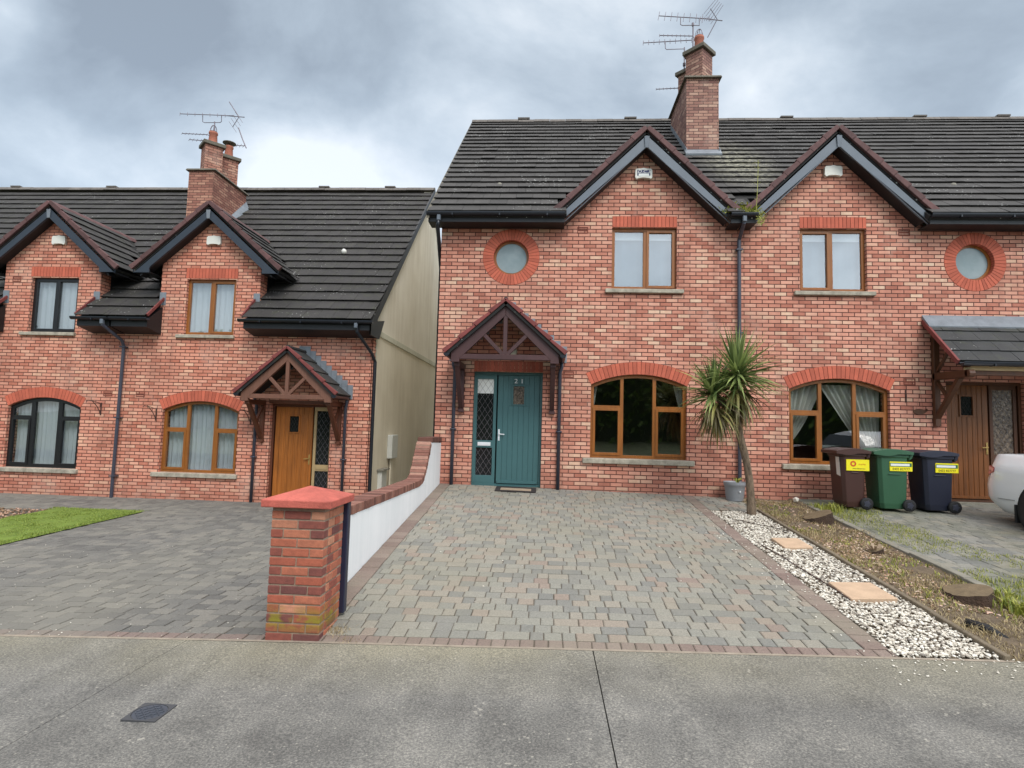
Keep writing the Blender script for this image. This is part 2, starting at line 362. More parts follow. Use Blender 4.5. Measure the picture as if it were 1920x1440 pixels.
k = NT('white_car_paint'); k.bsdf(lin(242,244,245), .3, Coat_Weight=.8, Coat_Roughness=.05); M['carpaint'] = k.m
k = NT('red_lamp'); k.bsdf(lin(150,14,20), .12, Coat_Weight=1.0); M['lamp'] = k.m
M['alloy'] = plain('alloy_wheel', lin(170,172,176), .3, .05, metal=.7)
M['meter'] = plain('meter_box_white', lin(206,206,198), .5, .08)
M['globe'] = plain('opal_lamp', lin(190,188,172), .3, .05)

# ------------------------------------------------------------------ ground heights
YF = -6.33
def zf(x):
    x = max(-30, min(30, x)); return -.648+.0225*(x+.07) if x > -.07 else -.648+.029*(x+.07)
def G(x, y):
    if y <= YF: return zf(x)
    if x > 6.64: t = (y-YF)/-YF; return zf(x)*(1-t)+(-.035)*t
    if x > 0: zb = max(.03-.0152*(x-.1), -.075); t = min(1.05, (y-YF)/-YF); return zf(x)*(1-t)+zb*t
    t = min(1, (y-YF)/(1.45-YF)); return zf(x)*(1-t)+(-.66)*t

# ------------------------------------------------------------------ sky, light, camera
W = bpy.data.worlds.new('World'); S.world = W; W.use_nodes = True; nt = W.node_tree; nt.nodes.clear()
SUN_AZ, SUN_EL = R(157), R(46)      # azimuth measured from +Y clockwise
def wn(t, **kw):
    nd = nt.nodes.new('ShaderNode'+t)
    for a, b in kw.items():
        if a[0] == '_': setattr(nd, a[1:], b)
        else: nd.inputs[a.replace('_', ' ')].default_value = b
    return nd
def wl(a, b): nt.links.new(a, b)
def wmath(op, a, b=0.0, clamp=False):
    m = nt.nodes.new('ShaderNodeMath'); m.operation = op; m.use_clamp = clamp
    for i, q in enumerate((a, b)):
        if isinstance(q, (int, float)): m.inputs[i].default_value = q
        else: wl(q, m.inputs[i])
    return m.outputs[0]
sky = wn('TexSky', _sky_type='NISHITA', _sun_disc=False, _sun_elevation=SUN_EL, _sun_rotation=SUN_AZ)
tc = wn('TexCoord'); sep = wn('SeparateXYZ'); wl(tc.outputs['Generated'], sep.inputs[0])
mp = wn('Mapping'); wl(tc.outputs['Generated'], mp.inputs[0]); mp.inputs['Scale'].default_value = (1.0, 1.0, 1.45); mp.inputs['Location'].default_value = (3.1, .4, .2)
n1 = wn('TexNoise', Scale=2.7, Detail=9.0, Roughness=.55, Distortion=.25); wl(mp.outputs[0], n1.inputs['Vector'])
rp = nt.nodes.new('ShaderNodeValToRGB'); cr = rp.color_ramp
while len(cr.elements) < 4: cr.elements.new(.5)
for e, (p, c) in zip(cr.elements, [(.3, lin(146,155,162)), (.44, lin(173,184,192)), (.56, lin(202,212,219)), (.72, lin(240,245,248))]): e.position = p; e.color = c
def blob(v, r, amt):
    vn = Vector(v).normalized(); d = nt.nodes.new('ShaderNodeVectorMath'); d.operation = 'DISTANCE'; wl(tc.outputs['Generated'], d.inputs[0]); d.inputs[1].default_value = vn
    q = wmath('SUBTRACT', 1.0, wmath('DIVIDE', d.outputs['Value'], r), True); return wmath('MULTIPLY', wmath('MULTIPLY', q, q), amt)
fac = n1.outputs['Fac']
BLOBS = [((0.286, 0.82, 0.497), 0.16, 0.3), ((-0.033, 0.791, 0.611), 0.16, 0.1), ((-0.089, 0.819, 0.567), 0.25, 0.12), ((-0.644, 0.603, 0.471), 0.1, 0.2), ((-0.369, 0.848, 0.382), 0.2, 0.34), ((0.393, 0.749, 0.534), 0.3, 0.1), ((-0.519, 0.69, 0.506), 0.45, -0.13), ((-0.373, 0.784, 0.497), 0.25, -0.04), ((0.527, 0.706, 0.473), 0.2, -0.08), ((-0.232, 0.859, 0.456), 0.25, 0.0), ((0.218, 0.793, 0.568), 0.2, -0.04), ((-0.619, 0.642, 0.452), 0.18, -0.06), ((-0.63, 0.7, 0.337), 0.2, 0.05), ((0.087, 0.832, 0.548), 0.25, 0.04)]
for v_, r_, a_ in BLOBS: fac = wmath('ADD', fac, blob(v_, r_, a_))
wl(fac, rp.inputs[0])
# overcast luminance rises towards the zenith, brightened above the view for more light
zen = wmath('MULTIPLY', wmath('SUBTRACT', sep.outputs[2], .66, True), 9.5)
back = wmath('MULTIPLY', wmath('SUBTRACT', wmath('SUBTRACT', wmath('MULTIPLY', sep.outputs[0], .62), wmath('MULTIPLY', sep.outputs[1], .78)), .12, True), wmath('MULTIPLY', sep.outputs[2], 4.5, True))   # sky brightened out of view, round the hidden sun, to light the fronts
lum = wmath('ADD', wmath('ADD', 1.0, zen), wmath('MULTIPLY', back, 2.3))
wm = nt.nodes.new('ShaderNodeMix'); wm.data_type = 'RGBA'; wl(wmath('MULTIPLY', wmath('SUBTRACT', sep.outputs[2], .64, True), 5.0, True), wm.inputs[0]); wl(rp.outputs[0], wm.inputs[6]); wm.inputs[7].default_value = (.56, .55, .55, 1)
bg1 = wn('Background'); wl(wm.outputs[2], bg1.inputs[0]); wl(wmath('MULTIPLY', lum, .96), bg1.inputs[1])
bg2 = wn('Background'); wl(sky.outputs[0], bg2.inputs[0]); bg2.inputs[1].default_value = .05
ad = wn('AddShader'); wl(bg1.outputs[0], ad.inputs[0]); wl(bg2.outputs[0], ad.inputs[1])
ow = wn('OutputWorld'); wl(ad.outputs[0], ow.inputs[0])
sd = bpy.data.lights.new('sun', 'SUN'); sd.energy = 1.7; sd.angle = R(22); sd.color = (1, .965, .92)
so = bpy.data.objects.new('sun', sd); COL.objects.link(so); so.location = (10, -20, 30)
dv = Vector((math.sin(SUN_AZ)*math.cos(SUN_EL), math.cos(SUN_AZ)*math.cos(SUN_EL), math.sin(SUN_EL)))
so.rotation_euler = dv.to_track_quat('Z', 'Y').to_euler()

cd = bpy.data.cameras.new('camera'); cam = bpy.data.objects.new('camera', cd); COL.objects.link(cam)
r_ = Vector((0.99782706, 0.06012595, 0.02694473)); u_ = Vector((-0.02227514, -0.07702555, 0.99678026)); f_ = Vector((-0.0620078, 0.99521452, 0.07551886))
cam.matrix_world = Matrix(((r_.x, u_.x, -f_.x, 2.16156), (r_.y, u_.y, -f_.y, -11.03314), (r_.z, u_.z, -f_.z, 1.12707), (0,0,0,1)))
cd.sensor_width = 36; cd.lens = 20.25; cd.clip_end = 2000; cd.clip_start = .05; S.camera = cam
S.view_settings.view_transform = 'Standard'; S.view_settings.look = 'None'; S.view_settings.exposure = 0; S.view_settings.gamma = 1
S.render.engine = 'CYCLES'; S.cycles.max_bounces = 8; S.cycles.transparent_max_bounces = 12
mpY = lambda u, v, d: (u, d, v)         # outline in XZ, extruded along Y
mpX = lambda u, v, d: (d, u, v)         # outline in YZ, extruded along X
def mpXr(u, v, d): return (d, u, v)

# ------------------------------------------------------------------ roof tiles
def tiles(mb, P, ua, us, L, SL, g=.345, w=.33, keep=None, lift=.062, th=.015, jit=.004, rnd=random):
    P = Vector(P); ua = Vector(ua).normalized(); us = Vector(us).normalized(); n = ua.cross(us)
    if n.z < 0: n = -n
    rows = int(SL/g+.999)
    for r in range(rows):
        s0 = r*g; s1 = min(s0+g+.07, SL+.02); off = (w/2 if r % 2 else 0)
        a = -off
        while a < L-.01:
            a0 = max(0, a); a1 = min(L, a+w); a += w
            if a1-a0 < .03: continue
            c = P+ua*((a0+a1)/2)+us*(s0+.1)
            if keep and not keep(c, r): continue
            j = rnd.uniform(-jit, jit); j2 = rnd.uniform(-.006, .006); t = rnd.uniform(.82, 1.14)
            if rnd.random() < .04: j += .008; j2 -= .012
            gp = .0025
            p = lambda aa, ss, hh: P+ua*aa+us*ss+n*hh
            lo = lift+j; hi_ = .017
            mb.hexa([p(a0+gp, s0+j2, lo-th), p(a1-gp, s0+j2, lo-th), p(a1-gp, s1, hi_-th), p(a0+gp, s1, hi_-th), p(a0+gp, s0+j2, lo), p(a1-gp, s0+j2, lo), p(a1-gp, s1, hi_), p(a0+gp, s1, hi_)], t)

def deck(mb, pts, n, th=.1, t=.25):
    n = Vector(n).normalized()*th; a = [Vector(p)-n*.15 for p in pts]; b = [p-n for p in a]
    k = len(pts)
    fs = [list(range(k)), [k+i for i in range(k)][::-1]]+[[i, k+i, k+(i+1) % k, (i+1) % k] for i in range(k)]
    mb.add(a+b, fs, t)

def ridge(x0, x1, y, z, mat, parent, bumps=()):
    mb = MB(); x = x0
    while x < x1-.01:
        xe = min(x+.45, x1); dz = random.uniform(-.004, .006); t = random.uniform(.8, 1.15)
        prof = [(-.15, -.10), (-.11, -.035), (-.05, .02), (0, .035), (.05, .02), (.11, -.035), (.15, -.10), (.09, -.10), (0, -.02), (-.09, -.10)]
        mb.prism([(y+a, z+b+dz) for a, b in prof], mpX, x+.004, xe-.004, t=t); x = xe
    for b in bumps: mb.box(b-.17, b+.17, y-.09, y+.09, z+.02, z+.062, .95)
    return mb.build('ridge', mat, parent)

# ------------------------------------------------------------------ windows and doors
def arc_z(x, c, h, zs, rise):
    Rr = (h*h+rise*rise)/(2*rise); return zs+rise-Rr+math.sqrt(max(0, Rr*Rr-(x-c)**2))
def arch_loop(x0, x1, z0, zs, rise, n=18):
    c = (x0+x1)/2; h = (x1-x0)/2
    return [(x0, z0), (x1, z0)]+[(x1-(x1-x0)*i/n, arc_z(x1-(x1-x0)*i/n, c, h, zs, rise) if rise else zs) for i in range(n+1)] if rise else [(x0,z0),(x1,z0),(x1,zs),(x0,zs)]
def inset_loop(loop, d):
    m = len(loop); out = []
    for i in range(m):
        p0 = Vector(loop[i-1]); p = Vector(loop[i]); p1 = Vector(loop[(i+1) % m])
        a = (p-p0).normalized(); b = (p1-p).normalized(); na = Vector((-a.y, a.x)); nb = Vector((-b.y, b.x))
        nn = (na+nb); nn = nn/max(.3, nn.length_squared)*2 if nn.length > 0 else na
        out.append((p.x+nn.x*d, p.y+nn.y*d))
    return out

def curtain(parent, x0, x1, z0, z1, y, mat, amp=.02, period=.09, zt=None, name='curtain', edge=None):
    """pleated sheet; edge(z)->(xa,xb) narrows it, zt(x)-> top"""
    mb = MB(); nx = max(8, int((x1-x0)/.012)); nz = 14 if edge else 6; ph = random.uniform(0, 6)
    vs = []
    for j in range(nz+1):
        for i in range(nx+1):
            u = i/nx; top = zt(x0+(x1-x0)*u) if zt else z1
            z = z0+(top-z0)*j/nz
            xa, xb = edge(z) if edge else (x0, x1)
            x = xa+(xb-xa)*u; s = (x1-x0)*u/period
            vs.append((x, y+amp*math.sin(s*6.28+ph)+amp*.5*math.sin(s*2.7+ph*2)+.01*math.sin(z*3), z))
    fs = [(j*(nx+1)+i, j*(nx+1)+i+1, (j+1)*(nx+1)+i+1, (j+1)*(nx+1)+i) for j in range(nz) for i in range(nx)]
    mb.add(vs, fs); return mb.build(name, mat, parent, smooth=True)

def window(parent, x0, x1, z0, z1, yw, mat, rise=0, mulls=(), transom=None, cases=(), gl='glass', sill=None, fw=.06, label=None):
    """x0..z1 = structural opening; cases = (xa,xb,za,zb) opening lights"""
    yf = yw+.075; e = .003
    O = arch_loop(x0+e, x1-e, z0+e, z1-e, rise); I = inset_loop(O, fw)
    mb = MB(); mb.prism(O, mpY, yf, yf+.07, holes=[I])
    c = (x0+x1)/2; h = (x1-x0)/2-fw; top = lambda x: (arc_z(x, c, h, z1-fw*.8, rise) if rise else z1-fw)
    for (xa, xb) in mulls: mb.hexa([(xa, yf+.002, z0+fw), (xb, yf+.002, z0+fw), (xb, yf+.068, z0+fw), (xa, yf+.068, z0+fw), (xa, yf+.002, top(xa)), (xb, yf+.002, top(xb)), (xb, yf+.068, top(xb)), (xa, yf+.068, top(xa))])
    if transom:
        for (xa, xb, za, zb) in transom: mb.box(xa, xb, yf+.003, yf+.066, za, zb)
    for (xa, xb, za, zb) in cases:
        mb.prism([(xa, za), (xb, za), (xb, zb), (xa, zb)], mpY, yf-.014, yf+.05, holes=[[(xa+.05, za+.05), (xb-.05, za+.05), (xb-.05, zb-.05), (xa+.05, zb-.05)]])
    w = mb.build('window', mat, parent, bevel=.004, label=label)
    P_ = MB(); P_.prism(inset_loop(O, .02), mpY, yf+.03, yf+.042); P_.build('pane', M[gl], w)
    # dark rubber gaskets read as the thin line round each light
    if sill:
        s = MB(); s.hexa([(sill[0], yw-.07, sill[2]), (sill[1], yw-.07, sill[2]), (sill[1], yw+.1, sill[2]), (sill[0], yw+.1, sill[2]), (sill[0], yw-.07, sill[3]-.012), (sill[1], yw-.07, sill[3]-.012), (sill[1], yw+.1, sill[3]), (sill[0], yw+.1, sill[3])])
        s.build('sill', M['sill'], w, bevel=.008)
    return w

def soldier(parent, x0, x1, z0, z1, yw):
    mb = MB(); n = round((x1-x0)/.0745); w = (x1-x0)/n
    for i in range(n): mb.box(x0+i*w+.004, x0+(i+1)*w-.004, yw-.006, yw+.09, z0, z1-.003, random.uniform(.82, 1.1))
    a = mb.build('lintel', M['special'], parent, bevel=.003)
    m2 = MB(); m2.box(x0, x1, yw-.001, yw+.088, z0+.002, z1); m2.build('mortar_bed', M['arch_mortar'], a)
    return a
def voussoirs(parent, c, h, zs, rise, yw, dep=.235):
    Rr = (h*h+rise*rise)/(2*rise); zc = zs+rise-Rr; a0 = math.asin(h/Rr)
    n = round(2*Rr*a0/.076); mb = MB(); m2 = MB()
    for i in range(n):
        b0 = -a0+2*a0*i/n+.0035/Rr; b1 = -a0+2*a0*(i+1)/n-.0035/Rr
        q = lambda b, r, y: (c+math.sin(b)*r, y, zc+math.cos(b)*r)
        t = random.uniform(.8, 1.1)
        mb.hexa([q(b0, Rr, yw-.006), q(b1, Rr, yw-.006), q(b1, Rr, yw+.09), q(b0, Rr, yw+.09), q(b0, Rr+dep, yw-.006), q(b1, Rr+dep, yw-.006), q(b1, Rr+dep, yw+.09), q(b0, Rr+dep, yw+.09)], t)
        b0 = -a0+2*a0*i/n; b1 = -a0+2*a0*(i+1)/n
        m2.hexa([q(b0, Rr+.002, yw-.001), q(b1, Rr+.002, yw-.001), q(b1, Rr+.002, yw+.088), q(b0, Rr+.002, yw+.088), q(b0, Rr+dep+.004, yw-.001), q(b1, Rr+dep+.004, yw-.001), q(b1, Rr+dep+.004, yw+.088), q(b0, Rr+dep+.004, yw+.088)])
    a = mb.build('arch', M['special'], parent, bevel=.003); m2.build('mortar_bed', M['arch_mortar'], a); return a
def round_window(parent, cx, cz, yw):
    mb = MB(); n = 46; r0, r1 = .345, .555
    for i in range(n):
        b0 = 2*math.pi*i/n+.006; b1 = 2*math.pi*(i+1)/n-.006; q = lambda b, r, y: (cx+math.sin(b)*r, y, cz+math.cos(b)*r)
        mb.hexa([q(b0, r0, yw-.006), q(b1, r0, yw-.006), q(b1, r0, yw+.09), q(b0, r0, yw+.09), q(b0, r1, yw-.006), q(b1, r1, yw-.006), q(b1, r1, yw+.09), q(b0, r1, yw+.09)], random.uniform(.8, 1.1))
    a = mb.build('brick_ring', M['special'], parent, bevel=.003)
    circ = lambda r: [(cx+math.cos(2*math.pi*i/48)*r, cz+math.sin(2*math.pi*i/48)*r) for i in range(48)]
    m2 = MB(); m2.prism(circ(r1+.003), mpY, yw-.001, yw+.2, holes=[circ(r0+.004)]); m2.build('mortar_bed', M['arch_mortar'], a)
    f = MB(); f.prism(circ(r0+.002), mpY, yw+.09, yw+.15, holes=[circ(r0-.045)])
    w = f.build('window', M['oak'], parent, bevel=.004); p = MB(); p.prism(circ(r0-.03), mpY, yw+.11, yw+.12); p.build('pane', M['frost'], w)
def circ_loop(cx, cz, r, n=40): return [(cx+math.cos(2*math.pi*i/n)*r, cz+math.sin(2*math.pi*i/n)*r) for i in range(n)]

def lattice(parent, x0, x1, z0, z1, y, mat, dx=.108, dz=.165, name='leading', th=.0038):
    mb = MB()
    def clip(ax, az, bx, bz):
        d = (bx-ax, bz-az); t0, t1 = 0.0, 1.0
        for p, q in ((-d[0], ax-x0), (d[0], x1-ax), (-d[1], az-z0), (d[1], z1-az)):
            if abs(p) < 1e-9:
                if q < 0: return None
            else:
                r = q/p
                if p < 0: t0 = max(t0, r)
                else: t1 = min(t1, r)
        if t1-t0 < 1e-3: return None
        return (ax+d[0]*t0, az+d[1]*t0, ax+d[0]*t1, az+d[1]*t1)
    H = z1-z0; k = H/dz*dx; m = int((x1-x0+2*k)/dx)+2
    for i in range(-1, m):
        xs = x0-k+i*dx
        for sg in (1, -1):
            c = clip(xs if sg > 0 else xs+k, z0, xs+k if sg > 0 else xs, z1)
            if c: mb.bar((c[0], y, c[1]), (c[2], y, c[3]), th, th*.6, up=(0,1,0))
    return mb.build(name, mat, parent)

def text(body, size, loc, mat, parent, name='lettering', rot=(math.pi/2, 0, 0), shear=0, ext=.002, align='CENTER', sx=1.0):
    cu = bpy.data.curves.new('t', 'FONT'); cu.body = body; cu.size = size; cu.extrude = ext; cu.align_x = align; cu.align_y = 'CENTER'; cu.shear = shear
    to = bpy.data.objects.new('t', cu); COL.objects.link(to); bpy.context.view_layer.update()
    me = bpy.data.meshes.new_from_object(to.evaluated_get(bpy.context.evaluated_depsgraph_get()))
    bpy.data.objects.remove(to); me.materials.clear(); me.materials.append(mat)
    ob = bpy.data.objects.new(name, me); COL.objects.link(ob); ob.parent = parent
    ob.location = Vector(loc)-ORG[parent.name]; ob.rotation_euler = rot; ob.scale = (sx, 1, 1); ORG[ob.name] = Vector(loc)
    return ob

def handle(parent, x, y, z, d, mat):
    mb = MB(); mb.box(x-.016, x+.016, y-.012, y, z-.11, z+.11); mb.bar((x, y-.04, z+.02), (x+d*.11, y-.045, z+.012), .016, .02); mb.bar((x, y, z+.02), (x, y-.045, z+.02), .018, .018)
    mb.tube([(x, y-.012, z-.07), (x, y-.022, z-.07)], .012); return mb.build('handle', mat, parent, bevel=.003)

def door(parent, F, L, G_, yw, fmat, dmat, hmat, handle_right, z0, z1, gl='obscure', glside='darkglass', num=None, bar='beige'):
    """F=(x0,x1) frame, L=(x0,x1) leaf, G_=(x0,x1) side light glass"""
    yf = yw+.10; mb = MB(); x0, x1 = F
    mb.box(x0, x0+.05, yf, yf+.09, z0, z1); mb.box(x1-.05, x1, yf, yf+.09, z0, z1); mb.box(x0+.05, x1-.05, yf, yf+.09, z1-.055, z1)
    mb.box(x0+.05, x1-.05, yf+.002, yf+.088, z0, z0+.05)
    d = mb.build('door_frame', fmat, parent, bevel=.004)
    # side light: surround, mid rail with letter plate
    sx0, sx1 = (G_[0]-.06, G_[1]+.06); m = MB(); zm = z0+.80
    m.prism([(sx0, z0+.05), (sx1, z0+.05), (sx1, z1-.055), (sx0, z1-.055)], mpY, yf+.01, yf+.06, holes=[[(G_[0], z0+.2), (G_[1], z0+.2), (G_[1], zm-.07), (G_[0], zm-.07)], [(G_[0], zm+.07), (G_[1], zm+.07), (G_[1], z1-.14), (G_[0], z1-.14)]])
    s = m.build('side_light', fmat if bar is None else M[bar], d, bevel=.004)
    g = MB(); g.box(G_[0]-.005, G_[1]+.005, yf+.035, yf+.045, z0+.19, z1-.13); g.build('pane', M[glside], d)
    lattice(d, G_[0], G_[1], z0+.2, zm-.07, yf+.03, M['came'], name='leading'); lattice(d, G_[0], G_[1], zm+.07, z1-.14, yf+.03, M['came'], name='leading')
    lp = MB(); c = (G_[0]+G_[1])/2; lp.box(c-.125, c+.125, yf-.004, yf+.01, zm-.035, zm+.035); lp.box(c-.1, c+.1, yf-.008, yf-.004, zm-.02, zm+.02); lp.build('letter_plate', M['chrome'] if bar is None else M['beige'], d, bevel=.002)
    # leaf
    lf = MB(); lx0, lx1 = L; wn0, wn1 = (lx0+lx1)/2-.105, (lx0+lx1)/2+.105; wz0, wz1 = z1-.62, z1-.27
    zt = z1-.06; zb = z0+.06
    lf.prism([(lx0, zb), (lx1, zb), (lx1, zt), (lx0, zt)], mpY, yf+.02, yf+.06, holes=[[(wn0, wz0), (wn1, wz0), (wn1, wz1), (wn0, wz1)]])
    npl = 6; pw = (lx1-lx0-.2)/npl
    lf.box(lx0+.002, lx0+.098, yf+.008, yf+.02, zb, zt); lf.box(lx1-.098, lx1-.002, yf+.008, yf+.02, zb, zt)
    for i in range(npl):
        xa = lx0+.1+i*pw; xb = xa+pw
        if xb > wn0-.02 and xa < wn1+.02: lf.box(xa+.004, xb-.004, yf+.012, yf+.02, zb, wz0-.03); lf.box(xa+.004, xb-.004, yf+.012, yf+.02, wz1+.03, zt)
        else: lf.box(xa+.004, xb-.004, yf+.012, yf+.02, zb, zt)
    lf.prism([(wn0-.028, wz0-.028), (wn1+.028, wz0-.028), (wn1+.028, wz1+.028), (wn0-.028, wz1+.028)], mpY, yf-.002, yf+.02, holes=[[(wn0, wz0), (wn1, wz0), (wn1, wz1), (wn0, wz1)]])
    lf.box(lx0+.02, lx1-.02, yf-.02, yf+.012, zb, zb+.05)
    leaf = lf.build('door', dmat, parent, bevel=.003)
    gg = MB(); gg.box(wn0, wn1, yf+.03, yf+.036, wz0, wz1); gg.build('pane', M[gl], leaf)
    lattice(leaf, wn0, wn1, wz0, wz1, yf+.026, M['darkgap'], name='leading', dx=.07, dz=.11)
    hx = lx1-.04 if handle_right else lx0+.04; handle(leaf, hx, yf+.008, z0+.98, -1 if handle_right else 1, hmat)
    if num: text(num, .12, ((wn0+wn1)/2, yf-.002, wz1+.095), M['chrome'], leaf, 'house_number', sx=1.25)
    st = MB(); st.box(x0-.01, x1+.01, yw-.02, yf+.1, z0-.12, z0-.001); st.build('threshold', M['kerbcon'], d, bevel=.005)
    return d, leaf

# ------------------------------------------------------------------ porches
def gable_porch(parent, cx, yw, zo, tm, tm2, tilem, vergem, lampside=None, braced=False):
    """trussed porch hood; zo = height offset"""
    yfr = yw-.80; hs = .97; zt = zo+2.335; za = zo+3.335; ze = zo+2.47
    sl = (za-ze)/hs; L = math.hypot(hs, za-ze)
    rf = MB(); n_l = 4; g = (math.hypot(hs+.1, (hs+.1)*sl))/n_l
    for sg in (-1, 1):
        us = Vector((-sg*1, 0, sl)).normalized(); P = Vector((cx+sg*(hs+.1), yfr-.09, ze-.1*sl+.055))
        Lg = math.hypot(hs+.1, (hs+.1)*sl)
        tiles(rf, P, (0,1,0), us, .88, Lg, g=g, w=.30, lift=.05, th=.03)
        nrm = Vector((sg*sl, 0, 1)).normalized(); deck(rf, [P, P+us*Lg, P+us*Lg+Vector((0,.88,0)), P+Vector((0,.88,0))], nrm, .05)
    rf.tube([(cx, yfr-.08, za+.085), (cx, yw, za+.085)], .045, 8, .7)
    porch = rf.build('porch', tilem, parent)
    v = MB()
    for sg in (-1, 1):
        us = Vector((-sg*1, 0, sl)).normalized(); nn = Vector((sg*sl, 0, 1)).normalized(); P = Vector((cx+sg*(hs+.1), yfr-.10, ze-.1*sl+.05))
        for i in range(n_l):
            a = P+us*(i*g); b = P+us*((i+1)*g+.03); t = random.uniform(.8, 1.2); y0 = Vector((0,-.015,0)); y1 = Vector((0,.05,0))
            v.hexa([a+y0, b+y0, b+y1, a+y1, a+y0+nn*.085, b+y0+nn*.045, b+y1+nn*.045, a+y1+nn*.085], t)
    v.build('verge', vergem, porch, bevel=.006)
    T = MB(); y0, y1 = yfr-.03, yfr+.05
    for sg in (-1, 1):
        P0 = (cx+sg*hs, ze-.13); T.prism([(cx+sg*hs, zt-.055), (cx+sg*hs, ze), (cx, za), (cx, za-.19), (cx+sg*(hs-.155), zt+.01), (cx+sg*(hs-.155), zt-.055)][::1 if sg < 0 else -1], mpY, y0, y1)
        # struts
        T.bar((cx+sg*.03, (y0+y1)/2, zt+.085), (cx+sg*.43, (y0+y1)/2, zo+2.83), .07, .06, up=(0,1,0))
    T.box(cx-hs+.155, cx+hs-.155, y0+.004, y1-.004, zt, zt+.095); T.box(cx-.038, cx+.038, y0+.008, y1-.008, zt+.09, za-.15)
    T.build('truss', tm, porch, bevel=.006)
    for sg in (-1, 1):
        px = cx+sg*.87
        B = MB(); B.box(px-.05, px+.05, yfr+.05, yw-.005, zo+2.22, zo+2.32); B.build('side_beam', tm2, porch, bevel=.005)
        B = MB(); B.box(px-.045, px+.045, yw-.075, yw-.004, zo+1.41, zo+2.22); B.box(px-.055, px+.055, yw-.09, yw-.003, zo+1.40, zo+1.46); B.build('post', tm2, porch, bevel=.006)
        B = MB()
        for i in range(6):      # curved brace
            f0, f1 = i/6, (i+1)/6
            c_ = lambda f: Vector((px, yw-.06-(.62)*f, zo+1.5+.74*f-(.06*math.sin(math.pi*f) if not braced else -.0)))
            B.bar(c_(f0), c_(f1)+(c_(f1)-c_(f0))*.06, .07, .085, up=(1,0,0))
        B.build('brace', tm2, porch, bevel=.005)
        if braced:
            B = MB(); B.bar((px, yw-.05, zo+2.2), (px, yw-.33, zo+1.86), .05, .05, up=(1,0,0)); B.build('strut', tm2, porch)
        gx = px+sg*.17; prof = [(gx+math.cos(a)*.055, zo+2.42+math.sin(a)*.05) for a in [math.pi+math.pi*i/8 for i in range(9)]]+[(gx+.055, zo+2.435), (gx-.055, zo+2.435)]
        Gm = MB(); Gm.prism(prof, mpY, yfr-.1, yw-.002); Gm.build('gutter', M['black'], porch, bevel=.004)
        pp = MB(); pp.tube([(gx, yw-.09, zo+2.40), (gx, yw-.09, zo+2.30), (gx-sg*.03, yw-.06, zo+2.2), (gx-sg*.03, yw-.06, G(gx, yw-.06)+.0)], .034, 10)
        pp.box(gx-sg*.03-.055, gx-sg*.03+.055, yw-.11, yw-.005, zo+1.06, zo+1.085); pp.build('downpipe', M['pipe'], porch, smooth=True)
    # stepped lead flashing along the wall
    fl = MB(); nst = 9
    for sg in (-1, 1):
        for i in range(nst):
            f0, f1 = i/nst, (i+1)/nst; xa = cx+sg*(hs+.16)*(1-f0); xb = cx+sg*(hs+.16)*(1-f1); z_ = ze-.12*sl+(hs+.1)*sl*f0
            x_0, x_1 = min(xa, xb), max(xa, xb); fl.box(x_0-.004, x_1+.004, yw-.012, yw-.003, z_+.03, z_+.03+.21+(hs+.1)*sl/nst)
    fl.build('flashing', M['lead'], porch)
    if lampside is not None:
        lp = MB(); c = Vector((cx+lampside, yw-.07, zo+2.58)); 
        for i in range(8):
            a0, a1 = math.pi*i/8, math.pi*(i+1)/8
            for j in range(12):
                b0, b1 = 2*math.pi*j/12, 2*math.pi*(j+1)/12
                q = lambda a, b: c+Vector((math.sin(a)*math.cos(b), math.cos(a)*.7, math.sin(a)*math.sin(b)))*.085
                lp.add([q(a0, b0), q(a1, b0), q(a1, b1), q(a0, b1)], [(3,2,1,0)])
        lp.build('porch_lamp', M['globe'], porch, smooth=True)
    return porch

# ------------------------------------------------------------------ house pieces
def airbrick(parent, x, z, yw):
    mb = MB(); mb.prism([(x-.105, z-.065), (x+.105, z-.065), (x+.105, z+.065), (x-.105, z+.065)], mpY, yw-.006, yw+.03, holes=[[(x-.09, z+.012), (x+.09, z+.012), (x+.09, z+.045), (x-.09, z+.045)], [(x-.09, z-.045), (x+.09, z-.045), (x+.09, z-.012), (x-.09, z-.012)]])
    for i in range(7): mb.box(x-.09+.026*i+.018, x-.09+.026*i+.022, yw-.003, yw+.01, z-.046, z+.046)
    mb.box(x-.1, x+.1, yw+.012, yw+.028, z-.06, z+.06, .2); mb.build('air_vent', M['vent'], parent)
def alarm(parent, x, z, yw, branded=False):
    mb = MB(); w, h = .165, .105
    lp = [(x-w, z-h+.03), (x-w+.03, z-h), (x-.09, z-h+.02), (x, z-h+.03), (x+.09, z-h+.02), (x+w-.03, z-h), (x+w, z-h+.03), (x+w, z+h-.03), (x+w-.03, z+h), (x+.06, z+h), (x, z+h+.015), (x-.06, z+h), (x-w+.03, z+h), (x-w, z+h-.03)]
    mb.prism(lp, mpY, yw-.07, yw-.003); a = mb.build('alarm_box', M['alarm'], parent, bevel=.015, seg=3)
    if branded:
        n = MB(); n.box(x-.125, x+.125, yw-.0735, yw-.069, z-.04, z+.075); n.build('badge', M['navy'], a)
        w_ = MB(); w_.box(x-.10, x+.10, yw-.0755, yw-.073, z-.048, z+.0); w_.build('badge_strip', M['whitel'], a)
        text('D.C.S', .085, (x, yw-.0755, z+.037), M['whitel'], a, shear=.3, sx=1.25)
